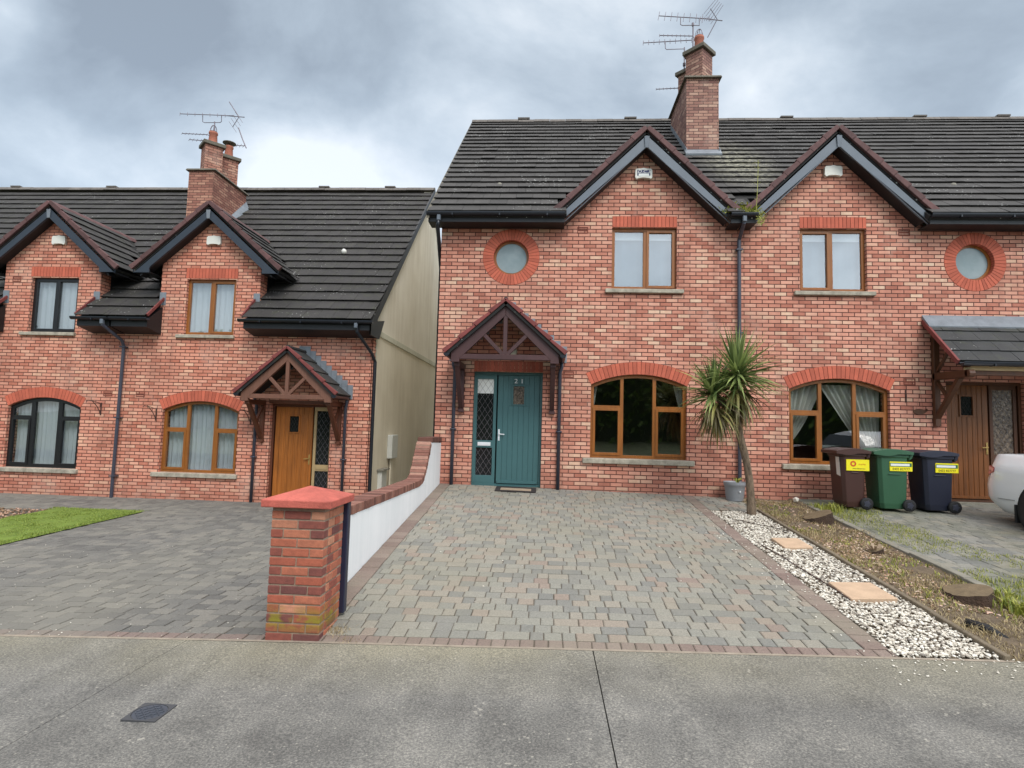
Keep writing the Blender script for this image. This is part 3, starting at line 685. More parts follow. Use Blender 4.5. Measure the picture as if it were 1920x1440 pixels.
def gutter(parent, x0, x1, y, z, r=.055, name='gutter'):
    prof = [(y+math.cos(a)*r, z+math.sin(a)*r) for a in [math.pi+math.pi*i/8 for i in range(9)]]+[(y+r, z+.012), (y+r-.008, z+.012), (y+r-.01, z-.01), (y-r+.01, z-.01), (y-r+.008, z+.012), (y-r, z+.012)]
    mb = MB(); mb.prism(prof, mpX, x0, x1)
    x = x0+.5
    while x < x1-.2: mb.box(x-.012, x+.012, y-r-.004, y+r, z-.06, z-.02); x += .9
    return mb.build(name, M['black'], parent, smooth=False)

def gablet(parent, cx, yb, apex, half, slope, ztip, barge_mat, tilem, plane, yw, kick=False, deep=.17):
    """front gable: apex = top of verge tiles; plane(z)-> Y where main roof reaches height z"""
    nrm = lambda sg: Vector((sg*slope, 0, 1)).normalized()
    ze = apex-half*slope
    rf = MB(); SL = math.hypot(half, half*slope)
    for sg in (-1, 1):
        us = Vector((-sg, 0, slope)).normalized(); P = Vector((cx+sg*half, yb-.03, ze-.02))
        Lmax = plane(apex)-yb+.1
        tiles(rf, P, (0,1,0), us, Lmax, SL, keep=lambda c, r: c.y < plane(c.z-.25)+.12, g=SL/round(SL/.345), lift=.055)
        y_e = plane(ze)+.05; y_a = plane(apex)+.05
        deck(rf, [P-nrm(sg)*.01+Vector((0,.03,0)), P+us*SL+Vector((0,.03,0)), Vector((cx, y_a, apex-.02)), Vector((cx+sg*half, y_e, ze-.03))], nrm(sg), .06)
    roof = rf.build('gable_roof', tilem, parent)
    y = yb-.03; mb = MB()
    while y < plane(apex)-.05:
        ye = min(y+.42, plane(apex)); mb.prism([(cx-.13, apex-.11), (cx-.06, apex-.01), (cx, apex+.035), (cx+.06, apex-.01), (cx+.13, apex-.11), (cx, apex-.02)], mpY, y+.003, ye-.003, t=random.uniform(.8, 1.1)); y = ye
    mb.build('ridge', M['verge'] if kick else M['ridge'], roof)
    v = MB(); nv = round(SL/.345); g = SL/nv
    for sg in (-1, 1):
        us = Vector((-sg, 0, slope)).normalized(); nn = nrm(sg); P = Vector((cx+sg*half, yb-.045, ze-.06))
        for i in range(nv):
            a = P+us*(i*g); b = P+us*((i+1)*g+.02); y0 = Vector((0,-.012,0)); y1 = Vector((0,.06,0)); h0, h1 = .115, .085
            v.hexa([a+y0, b+y0, b+y1, a+y1, a+y0+nn*h0, b+y0+nn*h1, b+y1+nn*h1, a+y1+nn*h0], random.uniform(.75, 1.2))
    v.build('verge', M['verge'], roof, bevel=.006)
    bb = MB(); d = .11*math.hypot(1, slope)
    za = apex-.11*1.0-.05
    for sg in (-1, 1):
        T = lambda x: za-(x)*slope
        bw = deep*math.hypot(1, slope)
        xe = half-.03
        loop = [(cx, za), (cx+sg*xe, T(xe)), (cx+sg*(xe-.0), T(xe)-bw*.55), (cx+sg*(xe-.16), T(xe-.16)-bw*.72-.03), (cx+sg*(xe-.22), T(xe-.22)-bw), (cx, za-bw)]
        if kick: loop = [(cx, za), (cx+sg*xe, T(xe)), (cx+sg*(xe+.02), ztip+.08), (cx+sg*(xe+.0), ztip), (cx+sg*(xe-.36), ztip), (cx+sg*(xe-.36), T(xe-.36)-bw), (cx, za-bw)]
        else: loop = [(cx, za), (cx+sg*xe, T(xe)), (cx+sg*(xe-.03), ztip+.03), (cx+sg*(xe-.05), ztip), (cx, za-bw)] if abs(T(xe-.05)-bw-ztip) < .12 else loop
        bb.prism(loop[::-1] if sg > 0 else loop, mpY, yb-.02, yb+.015)
        # lower lip
        x_in = xe-.1 if not kick else xe-.38
        bb.bar((cx+sg*.0, yb-.0255, za-bw+.012), (cx+sg*x_in, yb-.0255, T(x_in)-bw+.012), .012, .022, up=(0,1,0))
    bg = bb.build('bargeboard', barge_mat, parent, bevel=.004)
    fb = MB(); fb.hexa([(cx-.035, yb-.04, za-bw-.02), (cx+.035, yb-.04, za-bw-.02), (cx+.03, yb-.015, za-bw-.02), (cx-.03, yb-.015, za-bw-.02), (cx-.05, yb-.05, za-.03), (cx+.05, yb-.05, za-.03), (cx+.04, yb-.015, za-.03), (cx-.04, yb-.015, za-.03)]); fb.build('finial', M['lead'] if kick else M['barge'], bg, bevel=.004)
    sf = MB()
    for sg in (-1, 1):
        T = lambda x: za-x*slope; xe = half-.05; bw = deep*math.hypot(1, slope); th = .02
        sf.hexa([(cx, yb+.016, za-bw+.02), (cx+sg*(xe-.12), yb+.016, T(xe-.12)-bw+.02), (cx+sg*(xe-.12), yw+.0, T(xe-.12)-bw+.02), (cx, yw, za-bw+.02), (cx, yb+.016, za-bw+.05), (cx+sg*(xe-.12), yb+.016, T(xe-.12)-bw+.05), (cx+sg*(xe-.12), yw, T(xe-.12)-bw+.05), (cx, yw, za-bw+.05)])
        if kick: sf.box(min(cx+sg*(xe-.36), cx+sg*xe), max(cx+sg*(xe-.36), cx+sg*xe), yb+.016, yw+.25, ztip, ztip+.02); sf.box(min(cx+sg*xe, cx+sg*(xe-.02)), max(cx+sg*xe, cx+sg*(xe-.02)), yb+.016, yw+.8, ztip, T(xe)-.02)
    sf.build('soffit', M['soffit'], bg)
    return roof

def chimney(parent, x0, x1, y0, y1, zb, zt, cxs, czs, mat, potsB, capt=.05):
    """base block with two diamond stacks"""
    mb = MB(); mb.box(x0, x1, y0, y1, zb, zt)
    st = .96; d = .325
    for (cx, cy) in cxs: mb.prism([(cx-d, cy), (cx, cy-d), (cx+d, cy), (cx, cy+d)], lambda u, v, w: (u, v, w), zt+.04, zt+st-.1)
    ch = mb.build('chimney', mat, parent)
    c = MB(); c.hexa([(x0-.07, y0-.07, zt-.005), (x1+.07, y0-.07, zt-.005), (x1+.07, y1+.07, zt-.005), (x0-.07, y1+.07, zt-.005), (x0-.05, y0-.05, zt+capt), (x1+.05, y0-.05, zt+capt), (x1+.05, y1+.05, zt+capt), (x0-.05, y1+.05, zt+capt)])
    for (cx, cy) in cxs:
        e = d+.09; c.prism([(cx-e, cy), (cx, cy-e), (cx+e, cy), (cx, cy+e)], lambda u, v, w: (u, v, w), zt+st-.1, zt+st)
    c.build('cap', M['cap'], ch, bevel=.012, seg=2)
    for i, (cx, cy) in enumerate(cxs):
        p = MB(); z0 = zt+st; p.tube([(cx, cy, z0), (cx, cy, z0+.05), (cx, cy, z0+.3), (cx, cy, z0+.33), (cx, cy, z0+.38)], .1, 14, rr=[.14, .125, .105, .125, .12]); po = p.build('chimney_pot', M['clay'], ch, smooth=True)
        w = MB(); zc = z0+.38
        if potsB[i] == 'cage':
            for k in range(6):
                a = k*math.pi/3; w.tube([(cx+math.cos(a)*.10*math.cos(t), cy+math.sin(a)*.10*math.cos(t), zc+.22*math.sin(t)) for t in [0, .4, .8, 1.2, 1.57]], .007, 5)
            w.tube([(cx+.1*math.cos(a), cy+.1*math.sin(a), zc+.02) for a in [i_*math.pi/6 for i_ in range(13)]], .007, 5); w.build('bird_guard', M['alu'], po)
        else:
            for k in range(3): a = k*2.09; w.tube([(cx+.09*math.cos(a), cy+.09*math.sin(a), zc), (cx+.09*math.cos(a), cy+.09*math.sin(a), zc+.1)], .008, 5)
            w.tube([(cx, cy, zc+.09), (cx, cy, zc+.11), (cx, cy, zc+.16)], .1, 14, rr=[.19, .19, .03]); w.build('cowl', M['cap'], po, smooth=True)
    return ch

# ================================================================== MAIN PAIR (houses 21 and its neighbour)
mainY = lambda z: (z-5.2)/.874-.4
SLP = math.atan(.874); RY, RZ = 5.03, 9.945
def main_house(x0, x1, gcx, kind):
    """kind 'A','B','E'"""
    lab = {'A': 'brick house with teal front door, number 21, left half of the pair',
           'B': 'brick house with wooden door and three bins outside, right half of the pair',
           'E': 'next house of the terrace, only its dark tiled roof showing at the right edge'}[kind]
    H = thing({'A': 'brick_house', 'B': 'brick_house', 'E': 'terraced_house'}[kind], lab, 'house', ((x0+x1)/2, 0, 0), 'terraced brick houses')
    holes = []
    if kind == 'A': lw = (2.985, 4.79); uw = (3.345, 4.585); rc = (1.39, 4.455); dr = (.73, 2.065)
    if kind == 'B': lw = (6.66, 8.475); uw = (6.885, 8.115); rc = (10.06, 4.44); dr = (9.47, 10.86)
    if kind == 'E': lw = (14.3, 16.1); uw = (14.6, 15.85); rc = (12.6, 4.45); dr = (11.95, 13.3)
    holes = [arch_loop(lw[0], lw[1], .60, 1.99, .21), [(uw[0], 3.85), (uw[1], 3.85), (uw[1], 5.065), (uw[0], 5.065)], circ_loop(rc[0], rc[1], .35), [(dr[0], -.02), (dr[1], -.02), (dr[1], 2.2), (dr[0], 2.2)]]
    ga = 6.72; gz = 5.1
    hw = (ga-gz)/.966; out = [(x0, -.9), (x1, -.9), (x1, gz), (gcx+hw, gz), (gcx, ga), (gcx-hw, gz), (x0, gz)]
    w = MB(); w.prism(out, mpY, 0, .30, holes=holes)
    w.build('wall', M['brick'], H)
    # side / party / rear walls
    s = MB(); prof = [(.30, -.9), (10.3, -.9), (10.3, 5.1), (RY, 9.7), (.30, 5.55)]
    if kind == 'A': s.prism(prof, mpX, x0, x0+.25)
    s.prism(prof, mpX, x1-.12, x1-.002)
    s.box(x0+.26, x1-.13, 10.0, 10.29, -.9, 5.1); s.build('side_wall', M['render'], H)
    fl = MB(); fl.box(x0+.26, x1-.13, .31, 9.99, 2.55, 2.7); fl.box(x0+.26, x1-.13, 3.4, 3.5, -.5, 5.2); fl.build('interior', plain('interior_plaster_'+kind, lin(96,84,76), .9, .1), H)
    # roof
    xa = x0-.2 if kind == 'A' else x0; rf = MB(); P = Vector((xa, -.43, 5.175)); us = Vector((0, math.cos(SLP), math.sin(SLP))); SL = (RY+.43)/math.cos(SLP)
    def keep(c, r):
        if abs(c.x-gcx) < 1.62 and c.y < .25 and c.z < 6: return abs(c.x-gcx) > 1.62
        return True
    L = x1-xa; tiles(rf, P, (1,0,0), us, L, SL, keep=keep, g=SL/21)
    n = Vector((0, -math.sin(SLP), math.cos(SLP)))
    deck(rf, [P+us*.9, P+us*.9+Vector((L,0,0)), P+us*SL+Vector((L,0,0)), P+us*SL], n, .1)
    for (a, b) in ((xa, gcx-1.5), (gcx+1.5, x1)): deck(rf, [Vector((a, P.y, P.z)), Vector((b, P.y, P.z)), Vector((b, P.y, P.z))+us*.92, Vector((a, P.y, P.z))+us*.92], n, .08)
    # back slope
    Q = Vector((xa, 2*RY+.4, 5.2)); ub = Vector((0, -math.cos(SLP), math.sin(SLP))); nb = Vector((0, math.sin(SLP), math.cos(SLP)))
    deck(rf, [Q, Q+ub*SL, Q+ub*SL+Vector((L,0,0)), Q+Vector((L,0,0))], nb, .1, .8)
    roof = rf.build('roof', M['tile'], H)
    bumps = {'A': (1.3, 4.35), 'B': (6.45, 8.7), 'E': (12.3, 14.5)}[kind]
    ridge(xa, x1, RY, RZ+.06, M['ridge'], roof, bumps)
    vt = MB(); vx = {'A': 1.05, 'B': 10.24, 'E': 13.2}[kind]
    vt.tube([(vx, .80, 6.20), (vx, .76, 6.25), (vx, .74, 6.28)], .06, 12, rr=[.065, .06, .03]); vt.build('roof_vent', M['kerbcon'], roof, smooth=True)
    gablet(H, gcx, -.27, 6.93, 1.68, .966, 5.085, M['barge'], M['tile'], mainY, 0)
    segs = [(xa-.02 if kind == 'A' else x0, gcx-1.53), (gcx+1.53, x1)]
    if kind == 'A': segs = [(xa-.02, gcx-1.53), (gcx+1.53, x1)]
    for a, b in segs:
        if b-a < .1: continue
        gt = gutter(H, a, b, -.42, 5.185)
        f = MB(); f.box(a+.02, b-.002, -.355, -.33, 5.03, 5.2); f.box(a+.02, b-.002, -.33, 0, 5.03, 5.05)
        if kind == 'A' and a < 0: f.prism([(-.355, 5.03), (0, 5.03), (.2, 5.2), (.2, 5.62), (-.355, 5.16)], mpX, a+.02, a+.04)
        f.build('fascia', M['soffit'], H, bevel=.003)
    if kind == 'A':   # verge strip up the left gable
        v = MB(); v.hexa([(xa-.02, P.y, P.z-.10), (xa+.03, P.y, P.z-.10), (xa+.03, RY, RZ-.12), (xa-.02, RY, RZ-.12), (xa-.02, P.y, P.z+.05), (xa+.03, P.y, P.z+.05), (xa+.03, RY, RZ+.03), (xa-.02, RY, RZ+.03)]); v.build('verge', M['cap'], roof)
    # openings
    voussoirs(H, (lw[0]+lw[1])/2, (lw[1]-lw[0])/2, 1.99, .21, 0)
    m1 = (lw[0]+.563, lw[0]+.625); m2 = (lw[1]-.63, lw[1]-.565)
    wl_ = window(H, lw[0], lw[1], .60, 1.99, 0, M['oak'], .21, mulls=(m1, m2), transom=((lw[0]+.06, m1[0], 1.53, 1.60), (m2[1], lw[1]-.06, 1.53, 1.60)), cases=((lw[0]+.045, m1[0]+.01, .655, 1.55), (m2[1]-.01, lw[1]-.045, .655, 1.55)), sill=(lw[0]-.14, lw[1]+.13, .50, .605))
    soldier(H, uw[0], uw[1], 5.068, 5.285, 0)
    mx = (uw[0]+.61, uw[0]+.70) if kind == 'A' else (uw[0]+.55, uw[0]+.64)
    cs = ((mx[1]-.03, uw[1]-.03, 3.885, 5.03),) if kind == 'A' else ((uw[0]+.03, mx[0]+.03, 3.885, 5.03),)
    wu = window(H, uw[0], uw[1], 3.85, 5.065, 0, M['oak'], 0, mulls=(mx,), cases=cs, gl='glassU', sill=(uw[0]-.12, uw[1]+.125, 3.765, 3.852))
    curtain(wu, uw[0], uw[1], 3.87, 5.05, .22, M['blind'], .009, .25); vb = MB(); vb.box(uw[0]+.04, uw[1]-.04, .165, .175, 4.86, 5.06); vb.build('blind', M['net'], wu)
    round_window(H, rc[0], rc[1], 0)
    if kind == 'A':
        zt = lambda x: arc_z(x, 3.89, .9, 1.99, .21)
        curtain(wl_, 3.0, 3.16, .65, 2.0, .30, M['drape'], .02, .05, edge=lambda z: (3.0, 3.02+.14*max(0, (z-1.3)/.8)))
        curtain(wl_, 4.55, 4.78, .65, 2.05, .30, M['drape'], .02, .05, edge=lambda z: (4.77-.2*max(.12, (z-1.3)/.8), 4.78))
    elif kind == 'B':
        def e1(z): f = max(0, (z-.95)/1.2); return (6.68, 6.72+.68*f**.75)
        def e2(z): f = max(0, (z-.75)/1.4); return (8.45-.22-.95*f**.9 if z > .8 else 8.2, 8.45-.05*(1-f))
        curtain(wl_, 6.68, 7.3, .85, 2.1, .26, M['drape'], .03, .1, edge=e1); curtain(wl_, 7.5, 8.45, .66, 2.1, .26, M['drape'], .03, .1, edge=e2)
    airbrick(H, {'A': 2.775, 'B': 8.8, 'E': 14.0}[kind], {'A': 5.0, 'B': 4.99, 'E': 5.0}[kind], 0); airbrick(H, {'A': 2.55, 'B': 8.83, 'E': 14.0}[kind], 2.17, 0)
    if kind != 'E': alarm(H, {'A': 3.93, 'B': 7.5}[kind], {'A': 6.11, 'B': 6.16}[kind], 0, kind == 'A')
    return H

HA = main_house(0, 5.72, 3.945, 'A')
HB = main_house(5.722, 11.45, 7.495, 'B')
HE = main_house(11.452, 17.2, 15.45, 'E')
# doors
hd = MB(); hd.box(.73, 2.065, .0, .1, 2.2, 2.235)
n = 17
lt = MB(); w_ = (2.065-.73)/n
for i in range(n): lt.box(.73+i*w_+.003, .73+(i+1)*w_-.003, -.006, .09, 2.202, 2.40, random.uniform(.55, .75))
lt.build('lintel', M['special'], HA, bevel=.003)
dA, lA = door(HA, (.73, 2.065), (1.2, 2.01), (.80, 1.115), 0, M['teal'], M['teal'], M['chrome'], False, 0, 2.2, num='2 1', bar=None)
bl = MB(); bl.box(.80, 1.115, .1325, .1345, 1.78, 2.06); bl.build('blind', M['whitel'], dA)
dB, lB = door(HB, (9.47, 10.86), (9.53, 10.27), (10.36, 10.72), 0, M['porchB'], M['oakdoorB'], M['brass'], True, 0, 2.2, gl='darkglass', glside='obscure', bar='porchB')
door(HE, (11.95, 13.3), (12.48, 13.22), (12.05, 12.38), 0, M['porchB'], M['oakdoorB'], M['brass'], False, 0, 2.2, gl='darkglass', glside='obscure', bar='porchB')
gable_porch(HA, 1.38, 0, 0, M['porchA'], M['porchA'], M['tileP'], M['vergeR'], lampside=.1)
# shared downpipe
pp = MB(); pp.tube([(5.72, -.40, 5.13), (5.72, -.40, 5.02), (5.735, -.07, 4.8), (5.735, -.07, -.07)], .036, 10)
for z in (4.6, 3.0, 1.3): pp.box(5.68, 5.79, -.115, -.003, z, z+.03)
pp.build('downpipe', M['pipe'], HA, smooth=False)
op = MB(); op.box(5.685, 5.755, -.46, -.39, 5.03, 5.14); op.build('gutter_outlet', M['barge'], HA, bevel=.01)
op = MB(); op.box(-.02, .05, -.46, -.39, 5.03, 5.14); op.build('gutter_outlet', M['barge'], HA, bevel=.01)
pp = MB(); pp.tube([(.015, -.42, 5.05), (-.0, -.42, 4.95), (-.05, .1, 4.6), (-.06, .35, 4.3), (-.06, .35, -.6)], .036, 10); pp.build('downpipe', M['black'], HA, smooth=True)
# chimney on the party wall
CHA = chimney(HA, 5.34, 6.10, 2.49, 4.25, 7.2, 9.64, ((5.745, 2.92), (5.745, 3.76)), None, M['chimney'], ('cage', 'cowl'))
fl = MB(); fl.hexa([(5.30, 2.36, 7.66), (6.14, 2.36, 7.66), (6.14, 2.49, 7.72), (5.30, 2.49, 7.72), (5.30, 2.345, 7.70), (6.14, 2.345, 7.70), (6.14, 2.48, 7.86), (5.30, 2.48, 7.86)])
fl.prism([(2.42, 7.68), (4.2, 9.24), (4.2, 9.40), (2.42, 7.86)], mpX, 5.325, 5.338); fl.prism([(2.42, 7.68), (4.2, 9.24), (4.2, 9.40), (2.42, 7.86)], mpX, 6.102, 6.115)
fl.build('flashing', M['lead'], CHA)
# neighbour's lean-to porch hood
def lean_porch():
    x0, x1 = 9.10, 13.8; yf = -.85; zt = 3.30; ze = 2.47
    us = Vector((0, -yf, zt-ze)).normalized(); SL = math.hypot(yf, zt-ze); rf = MB()
    tiles(rf, (x0, yf-.04, ze-.03), (1,0,0), us, x1-x0, SL, g=SL/4.0, lift=.045)
    nn = Vector((0, -(zt-ze), -yf)).normalized(); P = Vector((x0, yf-.04, ze-.03)); deck(rf, [P, P+Vector((x1-x0,0,0)), P+Vector((x1-x0,0,0))+us*SL, P+us*SL], nn, .05)
    p = rf.build('porch', M['tileP'], HB, label='lean to porch hood with oak brackets')
    f = MB(); f.hexa([(x0-.02, -.20, 3.16), (x1, -.20, 3.16), (x1, -.004, 3.31), (x0-.02, -.004, 3.31), (x0-.02, -.205, 3.185), (x1, -.205, 3.185), (x1, -.004, 3.42), (x0-.02, -.004, 3.42)]); f.build('flashing', M['lead'], p)
    v = MB(); v.bar((x0-.015, yf-.05, ze-.03), (x0-.015, -.01, zt+.0), .04, .075, t=1.0); v.build('verge', M['vergeR'], p)
    gutter(p, x0+.02, x1, yf-.09, ze-.04, .06)
    fb = MB(); fb.box(x0+.12, x1, yf, yf+.03, ze-.16, ze-.05); fb.build('fascia', M['beige'], p)
    bm = MB(); bm.box(x0+.2, x1, yf+.03, yf+.12, ze-.24, ze-.15); bm.build('beam', M['porchB'], p, bevel=.005)
    px = 9.27
    b = MB(); b.box(px-.05, px+.05, -.09, -.003, 1.36, 3.1); b.build('post', M['porchB'], p, bevel=.006)
    b = MB(); b.bar((px, -.03, 2.27), (px, yf-.06, 2.25), .1, .13, up=(0,0,1)); b.tube([(px-.05, yf-.06, 2.25), (px+.05, yf-.06, 2.25)], .065, 12); b.build('side_beam', M['porchB'], p, bevel=.006)
    b = MB(); b.bar((px, -.05, 1.50), (px, yf+.18, 2.2), .07, .09, up=(1,0,0)); b.build('brace', M['porchB'], p, bevel=.005)
    b = MB(); b.bar((px, -.05, 3.12), (px, yf+.0, 2.36), .06, .10, up=(1,0,0)); b.build('rafter', M['porchB'], p, bevel=.005)
    b = MB(); b.bar((px, -.08, 2.34), (px, -.42, 2.72), .04, .05, up=(1,0,0)); b.build('strut', M['porchB'], p)
    b = MB(); b.bar((px, -.07, 2.18), (px, -.34, 1.88), .045, .05, up=(1,0,0)); b.build('strut', M['porchB'], p)
lean_porch()

# ================================================================== LEFT ROW
leftY = lambda z: (z-3.343)/.885+.95
YL = 1.45; ZL = -.7; LR = (6.95, 8.79); SLL = math.atan(.885)
def left_house(x0, x1, dcx, kind):
    lab = {'C': 'end brick house with golden oak door under a brown timber porch, cream side wall',
           'D': 'brick house with black framed windows at the left edge',
           'F': 'next house of the left row, only its roof ridge showing at the left edge'}[kind]
    H = thing({'C': 'brick_house', 'D': 'brick_house', 'F': 'terraced_house'}[kind], lab, 'house', ((x0+x1)/2, YL, -.66), 'terraced brick houses')
    o = {'C': 0, 'D': 0, 'F': -5.5}[kind]
    if kind == 'C': lw = (-6.48, -4.71); uw = (-6.12, -4.955); dr = (-3.98, -2.60)
    else: lw = (-10.17+o, -8.42+o); uw = (-9.87+o, -8.72+o); dr = (-12.4+o, -11.02+o)
    zo = -.67; z_low = 3.2; hd = 1.17
    holes = [arch_loop(lw[0], lw[1], .60+zo, 1.99+zo, .21), [(uw[0], 3.04), (uw[1], 3.04), (uw[1], 4.315), (uw[0], 4.315)], [(dr[0], -.68), (dr[1], -.68), (dr[1], 1.52), (dr[0], 1.52)]]
    da = 5.84; ds = .89; zk = da-hd*ds
    out = [(x0, -1.2), (x1, -1.2), (x1, z_low), (dcx+hd, z_low), (dcx+hd, zk), (dcx, da), (dcx-hd, zk), (dcx-hd, z_low), (x0, z_low)]
    w = MB(); w.prism(out, mpY, YL, YL+.3, holes=holes); w.build('wall', M['brickL'], H)
    for sg in (-1, 1):
        ck = MB(); xe = dcx+sg*hd; ck.prism([(YL+.3, 3.3), (YL+.3, zk+.1), (leftY(zk)+.2, zk+.1)], mpX, min(xe, xe-sg*.08), max(xe, xe-sg*.08)); ck.build('dormer_cheek', M['soffit'], H)
    s = MB(); yb = 2*LR[0]-YL
    prof = [(YL+.3, -1.2), (yb, -1.2), (yb, leftY(0)*0+3.6), (LR[0], LR[1]-.12), (YL+.3, 3.97)]
    s.prism(prof, mpX, x0+.002, x0+.12); s.box(x0+.13, x1-.26, yb-.29, yb, -1.2, 3.6); s.build('party_wall', M['render2'], H)
    if kind == 'C':
        g = MB(); g.prism([(YL+.06, 3.26), (yb, 3.26), (yb, 3.7), (LR[0], LR[1]-.10), (YL+.06, 3.74)], mpX, x1-.25, x1); g.build('gable_wall', M['render'], H)
        g = MB(); g.prism([(YL+.06, -1.2), (yb, -1.2), (yb, 3.13), (YL+.06, 3.13)], mpX, x1-.25, x1-.0); g.build('side_wall', M['render2'], H)
        g = MB(); g.prism([(YL+.04, 3.13), (yb, 3.13), (yb, 3.262), (YL+.04, 3.262)], mpX, x1-.25, x1+.03); g.build('string_course', M['renderL'], H, bevel=.006)
        # toothed brick quoin returning on to the render
        q = MB(); i = 0; z = -.72
        while z < 3.1:
            q.box(x1-.02, x1+.012, YL-.0, YL+(.12 if i % 2 else .2), z, z+.073, 1); z += .075*2 if False else .075; i += 1
            if i % 3 == 0: i += 0
        q.build('quoin', M['brickL'], H)
        cs_ = MB(); cs_.box(x1-.0, x1+.008, YL+.2, YL+.30, -.72, 3.12); cs_.build('corner_bead', M['renderL'], H)
    fl = MB(); fl.box(x0+.13, x1-.26, YL+.31, yb-.3, 1.85, 2.0); fl.box(x0+.13, x1-.26, 4.6, 4.7, -.9, 4.2); fl.build('interior', plain('interior_plaster_'+kind, lin(110,100,92), .9, .1), H)
    rf = MB(); xe = x1+.1 if kind == 'C' else x1; P = Vector((x0, .92, 3.315)); us = Vector((0, math.cos(SLL), math.sin(SLL))); SL = (LR[0]-.92)/math.cos(SLL); L = xe-x0
    def keep(c, r): return not (abs(c.x-dcx) < hd+.0 and c.y < YL+.4)
    lowspans = [(x0, dcx-hd), (dcx+hd, xe)]
    # low eaves overlap the dormer wall a little on each side
    nlow = 3
    g_ = SL/20
    for (a, b) in lowspans: 
        a2 = a-.0 if a == x0 else a-.08; b2 = b+.08 if b < dcx else b
        tiles(rf, (a2, .92, 3.315), (1,0,0), us, b2-a2, g_*1.99, g=g_)
    tiles(rf, P+us*g_*2, (1,0,0), us, L, SL-g_*2, keep=keep, g=g_)
    n = Vector((0, -math.sin(SLL), math.cos(SLL)))
    for (a, b) in lowspans: deck(rf, [Vector((a, P.y, P.z)), Vector((b, P.y, P.z)), Vector((b, P.y, P.z))+us*1.2, Vector((a, P.y, P.z))+us*1.2], n, .06)
    deck(rf, [P+us*1.15, P+us*1.15+Vector((L,0,0)), P+us*SL+Vector((L,0,0)), P+us*SL], n, .1)
    Q = Vector((x0, 2*LR[0]-.92, 3.315)); ub = Vector((0, -math.cos(SLL), math.sin(SLL))); nb = Vector((0, math.sin(SLL), math.cos(SLL)))
    deck(rf, [Q, Q+ub*SL, Q+ub*SL+Vector((L,0,0)), Q+Vector((L,0,0))], nb, .1, .8)
    roof = rf.build('roof', M['tileL'], H)
    ridge(x0, xe, LR[0], LR[1]+.0, M['ridge'], roof, {'C': (-5.3, -3.1), 'D': (-12.6, -9.1), 'F': (-16,)}[kind])
    if kind != 'F':
        vt = MB(); vx = {'C': -3.2, 'D': -11.9}[kind]; vt.tube([(vx, 3.37, 5.52), (vx, 3.32, 5.6), (vx, 3.3, 5.63)], .07, 12, rr=[.07, .065, .02]); vt.build('roof_vent', M['alarm'], roof, smooth=True)
    if kind == 'C':
        b = MB(); b.hexa([(xe-.03, P.y, P.z-.30), (xe+.005, P.y, P.z-.30), (xe+.005, LR[0], LR[1]-.20), (xe-.03, LR[0], LR[1]-.20), (xe-.03, P.y, P.z-.02), (xe+.005, P.y, P.z-.02), (xe+.005, LR[0], LR[1]-.02), (xe-.03, LR[0], LR[1]-.02)])
        b.prism([(.92, 3.02), (YL+.1, 3.02), (YL+.45, 3.5), (.92, 3.3)], mpX, xe-.029, xe+.004)
        b.build('bargeboard', M['soffit'], H)
    # dormer gable
    gablet(H, dcx, 1.22, 6.03, 1.70, .89, 4.395, M['bargeD'], M['tileL'], leftY, YL, kick=True, deep=.155)
    for sg in (-1, 1): fl = MB(); fl.box(min(dcx+sg*(hd+.01), dcx+sg*(hd-.14)), max(dcx+sg*(hd+.01), dcx+sg*(hd-.14)), YL-.01, YL-.003, 3.70, 4.0); fl.build('flashing', M['lead'], H)
    for (a, b) in lowspans:
        a2 = a if a == x0 else a-.10; b2 = b if b > dcx else b+.1
        gutter(H, a2-(.06 if a2 > x0 else 0), b2+.04, .90, 3.30)
        f = MB(); f.prism([(.97, 3.29), (.97, 3.12), (YL-.003, 3.02), (YL-.003, 3.65)], mpX, a2+.02, b2-.02); f.build('fascia', M['soffit'], H)
        if b < dcx or kind != 'C':
            pass
        rv = MB(); xr = b2 if b < dcx else a2
        rv.bar((xr, .93, 3.37), (xr, YL-.01, 3.85), .03, .06); rv.build('verge', M['vergeR'], H)
    if kind == 'F': return H
    voussoirs(H, (lw[0]+lw[1])/2, (lw[1]-lw[0])/2, 1.99+zo, .21, YL)
    fm = M['oak'] if kind == 'C' else M['blackf']; W_ = lw[1]-lw[0]; m1 = (lw[0]+.53, lw[0]+.60); m2 = (lw[1]-.60, lw[1]-.53)
    if kind == 'D': m1 = (lw[0]+.50, lw[0]+.60); m2 = (lw[1]-.60, lw[1]-.50)
    tz = (1.52+zo, 1.60+zo) if kind == 'C' else (1.70+zo, 1.78+zo)
    wl_ = window(H, lw[0], lw[1], .60+zo, 1.99+zo, YL, fm, .21, mulls=(m1, m2), transom=((lw[0]+.06, m1[0], *tz), (m2[1], lw[1]-.06, *tz)), cases=((lw[0]+.045, m1[0]+.01, .66+zo, tz[0]+.03), (m2[1]-.01, lw[1]-.045, .66+zo, tz[0]+.03)), sill=(lw[0]-.14, lw[1]+.06, .50+zo, .605+zo), fw=.06 if kind == 'C' else .08)
    c_ = (lw[0]+lw[1])/2
    curtain(wl_, lw[0]+.04, lw[1]-.04, .62+zo, 2.0+zo, YL+.24, M['net'], .02, .11, zt=lambda x: arc_z(x, c_, W_/2, 1.97+zo, .21))
    soldier(H, uw[0]-.03, uw[1]+.03, 4.335, 4.57, YL)
    mxl = (uw[0]+.53, uw[0]+.61); cs = ((mxl[1]-.02, uw[1]-.03, 3.075, 4.28),)
